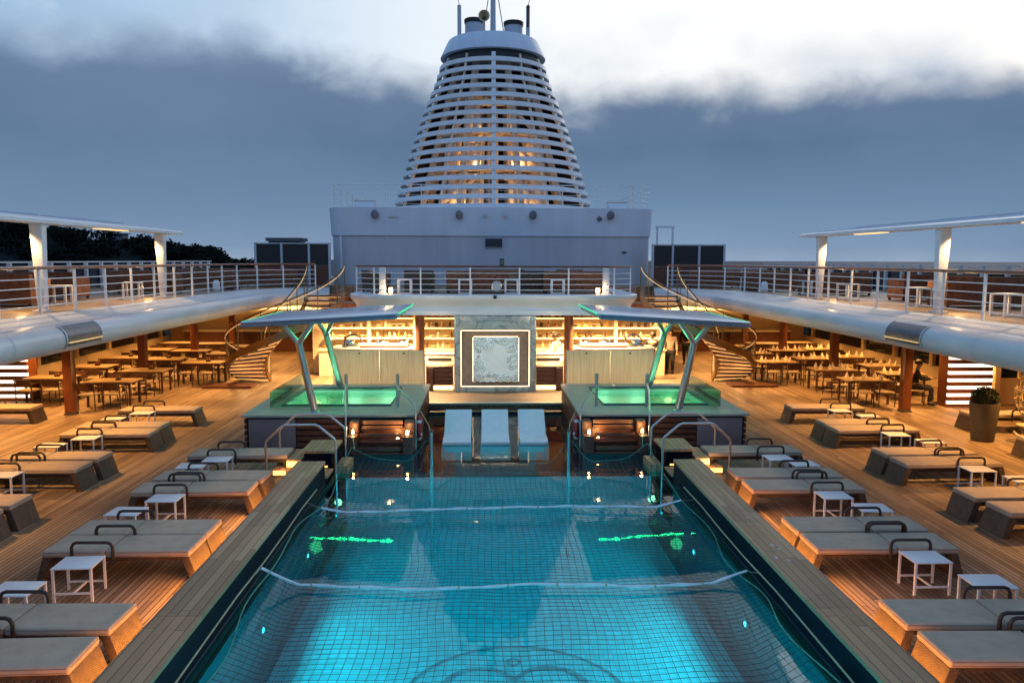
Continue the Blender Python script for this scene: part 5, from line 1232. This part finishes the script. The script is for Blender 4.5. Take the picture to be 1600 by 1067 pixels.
# ------------------------------------------------------------------ white house and funnel
def rrect(x, y0, y1, r, n=8):
    pts = []
    for cx, cy, a0 in ((x - r, y0 + r, -90), (x - r, y1 - r, 0), (-x + r, y1 - r, 90), (-x + r, y0 + r, 180)):
        for i in range(n + 1): a = R(a0 + 90 * i / n); pts.append((cx + r * math.cos(a), cy + r * math.sin(a)))
    return pts
hs_ = thing('white_house', 'broad white deckhouse with rounded corners carrying the funnel', 'deckhouse', (0, 34, ZU))
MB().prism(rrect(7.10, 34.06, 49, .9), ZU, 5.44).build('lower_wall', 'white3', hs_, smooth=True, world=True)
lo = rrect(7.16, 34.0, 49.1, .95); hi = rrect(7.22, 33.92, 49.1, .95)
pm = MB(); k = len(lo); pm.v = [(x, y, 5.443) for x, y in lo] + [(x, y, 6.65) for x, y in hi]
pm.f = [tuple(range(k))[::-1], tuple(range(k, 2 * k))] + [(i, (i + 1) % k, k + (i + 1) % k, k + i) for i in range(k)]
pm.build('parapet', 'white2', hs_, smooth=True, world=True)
MB().box(-.33, .47, 34.0, 34.05, 4.93, 5.36).build('window_frame', 'white3', hs_, world=True)
MB().box(-.30, .44, 33.985, 33.998, 4.96, 5.33).build('window', 'darkglass', hs_, world=True)
for x in (-4.6, -2.3, 2.6, 4.7): MB().box(x - .008, x + .008, 34.045, 34.058, 3.4, 5.42).build('weld_seam', 'white2', hs_, world=True)
MB().box(-6.3, 6.3, 33.925, 33.955, 6.6, 6.66).build('parapet_edge', 'white', hs_, world=True)
MB().box(5.75, 5.95, 34.02, 34.058, 4.72, 4.78).build('vent', 'black', hs_, world=True)
MB().tube([(-6.6, 34.02, 5.42), (-6.6, 34.02, 4.5), (-6.6, 34.03, 4.0)], .05, 8).build('downpipe', 'white2', hs_, world=True)
for k, (x, big) in enumerate([(-5.15, 1), (-1.5, 1), (-.32, 0), (.55, 0), (1.85, 1), (5.25, 1)]):
    fl = thing('flood_lamp', f'{"dark round flood lamp" if big else "small grey lamp"} fixed on the white house parapet, {ORD[k]} from the hill side', 'flood lamp', (x, 33.9, 6.32), 0, 'lamps on the house parapet')
    r = .17 if big else .09
    MB().box(-.04, .04, -.02, .06, -.05, .05).build('bracket', 'darksteel', fl)
    ls = MB().lathe([(r * .45, 0), (r, .10), (r, .16), (r * .9, .165)], n=16).build('lamp_head', 'darksteel' if big else 'white3', fl, smooth=True); ls.rotation_euler = (R(80), 0, R(35 if x < 0 else -35) * big); ls.scale = (1, 1.15, 1)
em_ = MB().add([(4.72, 33.94, 6.20), (4.86, 33.94, 6.06), (5.0, 33.94, 6.20), (4.86, 33.94, 6.34)], [(0, 1, 2, 3)]); em_.v += [(x, y + .02, z) for x, y, z in em_.v]; em_.f += [(7, 6, 5, 4), (0, 4, 5, 1), (1, 5, 6, 2), (2, 6, 7, 3), (3, 7, 4, 0)]
o_ = em_.build('diamond_mark', 'darksteel'); o_.location = (-.15, -.02, 0); tag(o_, 'small dark diamond shaped mark on the sea side of the house parapet', 'sign')
o_ = MB().box(-4.5, -4.1, 33.90, 33.93, 6.22, 6.27).build('name_strip', 'steel'); tag(o_, 'thin metal strip on the house parapet beside the first flood lamp', 'sign')
railing('roof_railing', 'thin white wire railing around the roof of the white house', [(-7.05, 46), (-7.05, 34.8), (-6.5, 34.15), (6.5, 34.15), (7.05, 34.8), (7.05, 46)], 6.652, 1.0, 4, 1.55, 'powder', .02, 'powder', .04, (0, 34.2, 6.65), wirer=.009)
for s in (-1, 1):
    o_ = thing('roof_locker', f'low white locker on the house roof behind the railing, {SIDE[s]}', 'locker', (s * 5.9, 36.5, 6.652))
    MB().box(-.45, .45, -.3, .3, 0, .42).build('body', 'white', o_, bevel=.015); MB().box(-.47, .47, -.32, .32, .423, .47).build('lid', 'cream', o_, bevel=.01)

FX, FY = .1, 41.0
TABR = [(6.80, 5.30), (8.4, 4.75), (9.9, 4.28), (11.78, 3.62), (13.2, 3.02), (14.04, 2.74), (14.4, 2.72)]
def fr(z):
    for (a, b), (c, d) in zip(TABR, TABR[1:]):
        if z <= c: return b + (d - b) * (z - a) / (c - a)
    return TABR[-1][1]
fn = thing('ship_funnel', 'tall conical funnel of white louvre rings lit warm from inside', 'funnel', (FX, FY, 6.65))
for k in range(17):
    z = 6.88 + k * .449; r = fr(z)
    MB().lathe([(r - .24, z + .02), (r - .02, z - .115), (r + .025, z - .085), (r + .01, z + .105), (r - .05, z + .12), (r - .24, z + .05), (r - .24, z + .02)], (FX, FY, 0), 72, False, False).build('louver_ring', 'white', fn, smooth=True, world=True)
for a, wd in ((-90, .20), (-150, .12), (-30, .12), (150, .12), (30, .12), (90, .12), (-120, .08), (-60, .08)):
    pts = [(FX + (fr(z) - .16) * math.cos(R(a)), FY + (fr(z) - .16) * math.sin(R(a)), z) for z in (6.7, 8.4, 9.9, 11.8, 13.2, 14.4)]
    m = MB()
    for p, q in zip(pts, pts[1:]): m.bar(p, q, wd, .12, (math.cos(R(a)), math.sin(R(a)), 0))
    m.build('frame_rib', 'white' if a == -90 else 'cream', fn, world=True)
cap = [(2.60, 14.60), (2.70, 14.62), (2.69, 14.68), (2.33, 15.42), (2.27, 15.48), (2.1, 15.50), (.02, 15.52)]
MB().lathe([(2.5, 14.08), (2.45, 14.7)], (FX, FY, 0), 40, False, False).build('dark_gap_band', 'black', fn, smooth=True, world=True)  # black band stands for the shade in the gap below the cap
MB().lathe(cap, (FX, FY, 0), 72, True, False).build('cap', 'white2', fn, smooth=True, world=True)
MB().lathe([(5.35, 6.655), (5.35, 6.74), (5.1, 6.76), (5.1, 6.70)], (FX, FY, 0), 72).build('base_ring', 'white', fn, smooth=True, world=True)
# inside: legs, platforms, pipes, braces
for a in range(20, 380, 45):
    MB().bar((FX + 3.9 * math.cos(R(a)), FY + 3.9 * math.sin(R(a)), 6.76), (FX + 1.9 * math.cos(R(a)), FY + 1.9 * math.sin(R(a)), 14.4), .26, .26).build('inner_leg', 'cream', fn, world=True)
for z, r in ((8.75, 3.2), (10.55, 2.8), (12.4, 2.25)):
    MB().lathe([(r, z), (r, z + .14), (.3, z + .14), (.3, z)], (FX, FY, 0), 32).build('platform', 'cream', fn, world=True)
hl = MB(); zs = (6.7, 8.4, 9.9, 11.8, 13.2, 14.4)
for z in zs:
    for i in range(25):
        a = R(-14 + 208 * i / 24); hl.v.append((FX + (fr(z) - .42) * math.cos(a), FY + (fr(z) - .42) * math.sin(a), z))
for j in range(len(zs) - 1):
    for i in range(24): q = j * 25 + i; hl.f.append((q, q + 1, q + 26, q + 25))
hl.build('black_backdrop', 'lining', fn, smooth=True, world=True)  # added black half shell, hides the sky and darkens the ring gaps
rnd = random.Random(9)
for k, (x, y, r, z1) in enumerate([(-.97, .2, .42, 14.4), (1.0, .3, .42, 14.4), (-.2, .9, .3, 14.4), (-2.1, -.3, .28, 11.0), (2.3, -.2, .55, 10.4), (-1.5, -1.6, .12, 12.6), (.9, -1.7, .12, 12.2), (-2.6, -1.2, .16, 10.2), (.1, -1.2, .16, 13.5), (1.7, -1.5, .18, 9.9), (-.6, -2.2, .1, 10.4), (2.7, 1.2, .25, 10)]):
    MB().tube([(FX + x, FY + y - (1.7 if y > -1 else .6), 6.72), (FX + x * .86, FY + y * .8 - (.9 if y > -1 else .3), z1 if z1 < 13 else 13.2)], r, 14).build('pipe', 'cream' if k > 2 else 'steel', fn, smooth=True, world=True)
for x0, x1, z0, z1 in ((-2.3, -.35, 8.95, 10.5), (2.3, .5, 8.95, 10.5), (-1.9, -.3, 10.8, 12.3), (.45, 1.9, 12.3, 10.8), (-2.9, -.6, 6.9, 8.6), (.5, 2.6, 8.6, 6.9)):
    MB().bar((FX + x0, FY - 2.35, z0), (FX + x1, FY - 2.25, z1), .16, .16).build('brace', 'cream', fn, world=True)
for x, z in ((-1.2, 8.35), (1.1, 8.35), (-1.3, 10.2), (1.2, 10.25), (0, 12.0)):
    MB().box(FX + x - .55, FX + x + .55, FY - 2.5 + .04 * z, FY - 2.2 + .04 * z, z, z + .32).build('duct_box', 'cream', fn, world=True, bevel=.02)
for (x, y, z, e) in ((-1.6, -2.7, 7.1, 330), (1.2, -2.9, 7.1, 240), (-.9, -2.0, 9.2, 330), (1.2, -2.0, 9.2, 240), (-.2, -1.6, 11.0, 230), (-3.2, 0, 7.0, 140), (3.4, -.2, 7.0, 120), (0, -3.8, 6.9, 90), (.2, -.6, 12.7, 50)):
    light('POINT', (FX + x, FY + y, z), e * (.11 if z < 8 else .13 if z < 10 else .07), (1, .56, .22), .15)
for k, (x, r, h) in enumerate(((-.97, .47, 1.05), (1.05, .47, .95))):
    MB().lathe([(r, 15.4), (r, 15.55 + h), (r * .92, 15.58 + h), (r * .88, 15.4 + h)], (FX + x, FY, 0), 28).build('exhaust_stack', 'white3', fn, smooth=True, world=True)
    MB().lathe([(r + .03, 15.38 + h), (r + .05, 15.56 + h), (r + .02, 15.60 + h)], (FX + x, FY, 0), 28, False, False).build('stack_rim', 'black', fn, smooth=True, world=True)
MB().tube([(FX, FY, 15.6), (FX, FY, 19.6)], [.15, .11], 12).build('mast', 'white3', fn, smooth=True, world=True)
for p in ((-.55, -.3), (.6, -.3)):
    MB().tube([(FX + p[0], FY + p[1], 15.6), (FX + p[0] * .2, FY, 18.6)], .025, 6).build('mast_stay', 'darksteel', fn, world=True)
for x in (-1.72, 1.78):
    MB().tube([(FX + x, FY - .3, 15.4), (FX + x, FY - .3, 17.25)], .10, 8).build('aerial_post', 'white3', fn, world=True)
    MB().tube([(FX + x, FY - .3, 17.25), (FX + x * 1.06, FY - .3, 17.7), (FX + x * 1.20, FY - .3, 19.3)], .018, 6).build('whip_aerial', 'darksteel', fn, world=True)
MB().lathe([(.06, 16.2), (.06, 17.15), (.1, 17.2), (.02, 17.3)], (FX + 1.78, FY - .42, 0), 8).build('post_lamp', 'black', fn, world=True)
hn = MB().lathe([(.10, 0), (.12, .3), (.27, .62), (.28, .64), (.10, .3), (.08, .02)], n=20).build('whistle_horn', 'cream', fn, smooth=True); hn.location = (-.46, -1.3, 9.62); hn.rotation_euler = (R(90), 0, 0)
MB().tube([(FX - .46, FY - 1.3, 15.55), (FX - .46, FY - 1.3, 16.2)], .06, 8).build('horn_bracket', 'white3', fn, world=True)

# ------------------------------------------------------------------ net over the pool, its floats, poles and ropes
rnd = random.Random(4)
ph = [rnd.uniform(0, 6.3) for _ in range(12)]
NX0, NX1, NY0, NY1 = -3.2, 3.2, 3.0, 15.6
def netz(u, y):
    """u in -1..1 across; height of the net above the water"""
    z = .030 + .012 * math.sin(y * 1.3 + ph[0] + 2 * u) + .010 * math.sin(u * 5 + y * .7 + ph[1]) + .006 * math.sin(y * 4.1 + u * 6 + ph[2])
    z += .22 * max(0, abs(u) - .86) / .14 * (.6 + .4 * math.sin(y * .8 + ph[3] + u))
    b = max(0, (y - 14.2) / 1.4)
    if b > 0: z += b * b * (.10 + .55 * max(0, 1 - abs(abs(u) - .48) / .16) ** 1.5 + .22 * abs(u) ** 4)
    return ZW + max(.012, z)
def netx(u, y):
    w = 3.22 - .12 * (.5 + .5 * math.sin(y * .9 + ph[4])) - .06 * math.sin(y * 2.3 + ph[5])
    return u * w + .02 * math.sin(y * 2.9 + u * 7 + ph[6]) + .0
def nety(u, y): return y + .035 * math.sin(u * 6 + y * .5 + ph[7]) + .02 * math.sin(u * 15 + ph[8])
net = thing('pool_net', 'dark green safety net stretched over the pool water', 'net', (0, 9, ZW))
nc = MB(); nu = 64; nv = int((NY1 - NY0) / .105)
Pn = lambda i, j: (lambda u, y: (netx(u, y), nety(u, y), netz(u, y)))(-1 + 2 * i / nu, NY0 + (NY1 - NY0) * j / nv)
for i in range(nu + 1): nc.tube([Pn(i, j) for j in range(0, nv + 1, 2)], .0032, 3, cap=False)
for j in range(nv + 1): nc.tube([Pn(i, j) for i in range(0, nu + 1, 2)], .0032, 3, cap=False)
nc.build('mesh', 'netcord', net, world=True)
for u in (0, nu): MB().tube([Vector(Pn(u, j)) + Vector((0, 0, .012)) for j in range(0, nv + 1, 2)], .008, 6).build('border_rope', 'netrope', net, smooth=True, world=True)
MB().tube([Vector(Pn(i, nv)) + Vector((0, 0, .012)) for i in range(0, nu + 1)], .008, 6).build('border_rope', 'netrope', net, smooth=True, world=True)
for k, (y, lab) in enumerate(((12.95, 'long white foam float across the net, the one at the hot tub end'), (9.75, 'long white foam float across the middle of the net, with drooping ends'))):
    pts = []
    for i in range(41):
        u = -1 + i / 20; x = u * (3.1 if k == 0 else 3.25)
        yy = y + (.10 * math.sin(u * 3 + 1) if k == 0 else .16 * abs(u) ** 3 - .03 + .05 * math.sin(u * 7 + .6)) + .015 * math.sin(u * 21)
        z = netz(max(-1, min(1, u)), yy) + .035 + .02 * max(0, abs(u) - .85) / .15
        pts.append((x, yy, z))
    f = thing('foam_float', lab, 'pool float', (0, y, ZW + .06), 0)
    MB().tube(pts, [.019 + .005 * math.sin(i * 1.7) + .003 * math.sin(i * 4.3) for i in range(41)], 8).build('float_tube', 'foam', f, world=True, smooth=True)
    for i in range(4, 40, 4): MB().tube([Vector(pts[i]) + Vector((-.012, 0, 0)), Vector(pts[i]) + Vector((.012, 0, 0))], .024, 8).build('tie_band', 'rope', f, world=True)
    for s in (-1, 1):
        e = Vector(pts[0] if s < 0 else pts[-1]); MB().tube([e, e.lerp(Vector((s * 3.41, y + .15, .20)), .5) + Vector((0, 0, -.01)), (s * 3.41, y + .15, .20)], .005, 5).build('tie_cord', 'rope', f, world=True)
for s in (-1, 1):
    t = thing('net_pole', f'steel pole standing in the shallow end holding the net, {SIDE[s]}', 'pole', (s * 1.38, 15.1, -1.0))
    MB().tube([(0, 0, -.6), (0, 0, 1.98)], .035, 10).build('shaft', 'steel', t, smooth=True); MB().lathe([(.036, 1.98), (.045, 1.99), (.04, 2.02), (.01, 2.03)], n=12).build('cap', 'darksteel', t, smooth=True)
    tag(MB().tube([(s * 1.38, 15.1, .93), (s * 1.5, 16.1, .90), (s * 1.86, 17.8, .95)], .008, 5).build('guy_rope', 'rope'), f'thin rope from the net pole up to the hot tub platform, {SIDE[s]}', 'rope')
    tag(MB().tube([Pn(0 if s < 0 else nu, nv), (s * 3.1, 16.2, .4), (s * 3.25, 16.92, .46)], .009, 5).build('net_stay', 'netrope'), f'green stay rope from the net corner to the hot tub steps, {SIDE[s]}', 'rope')
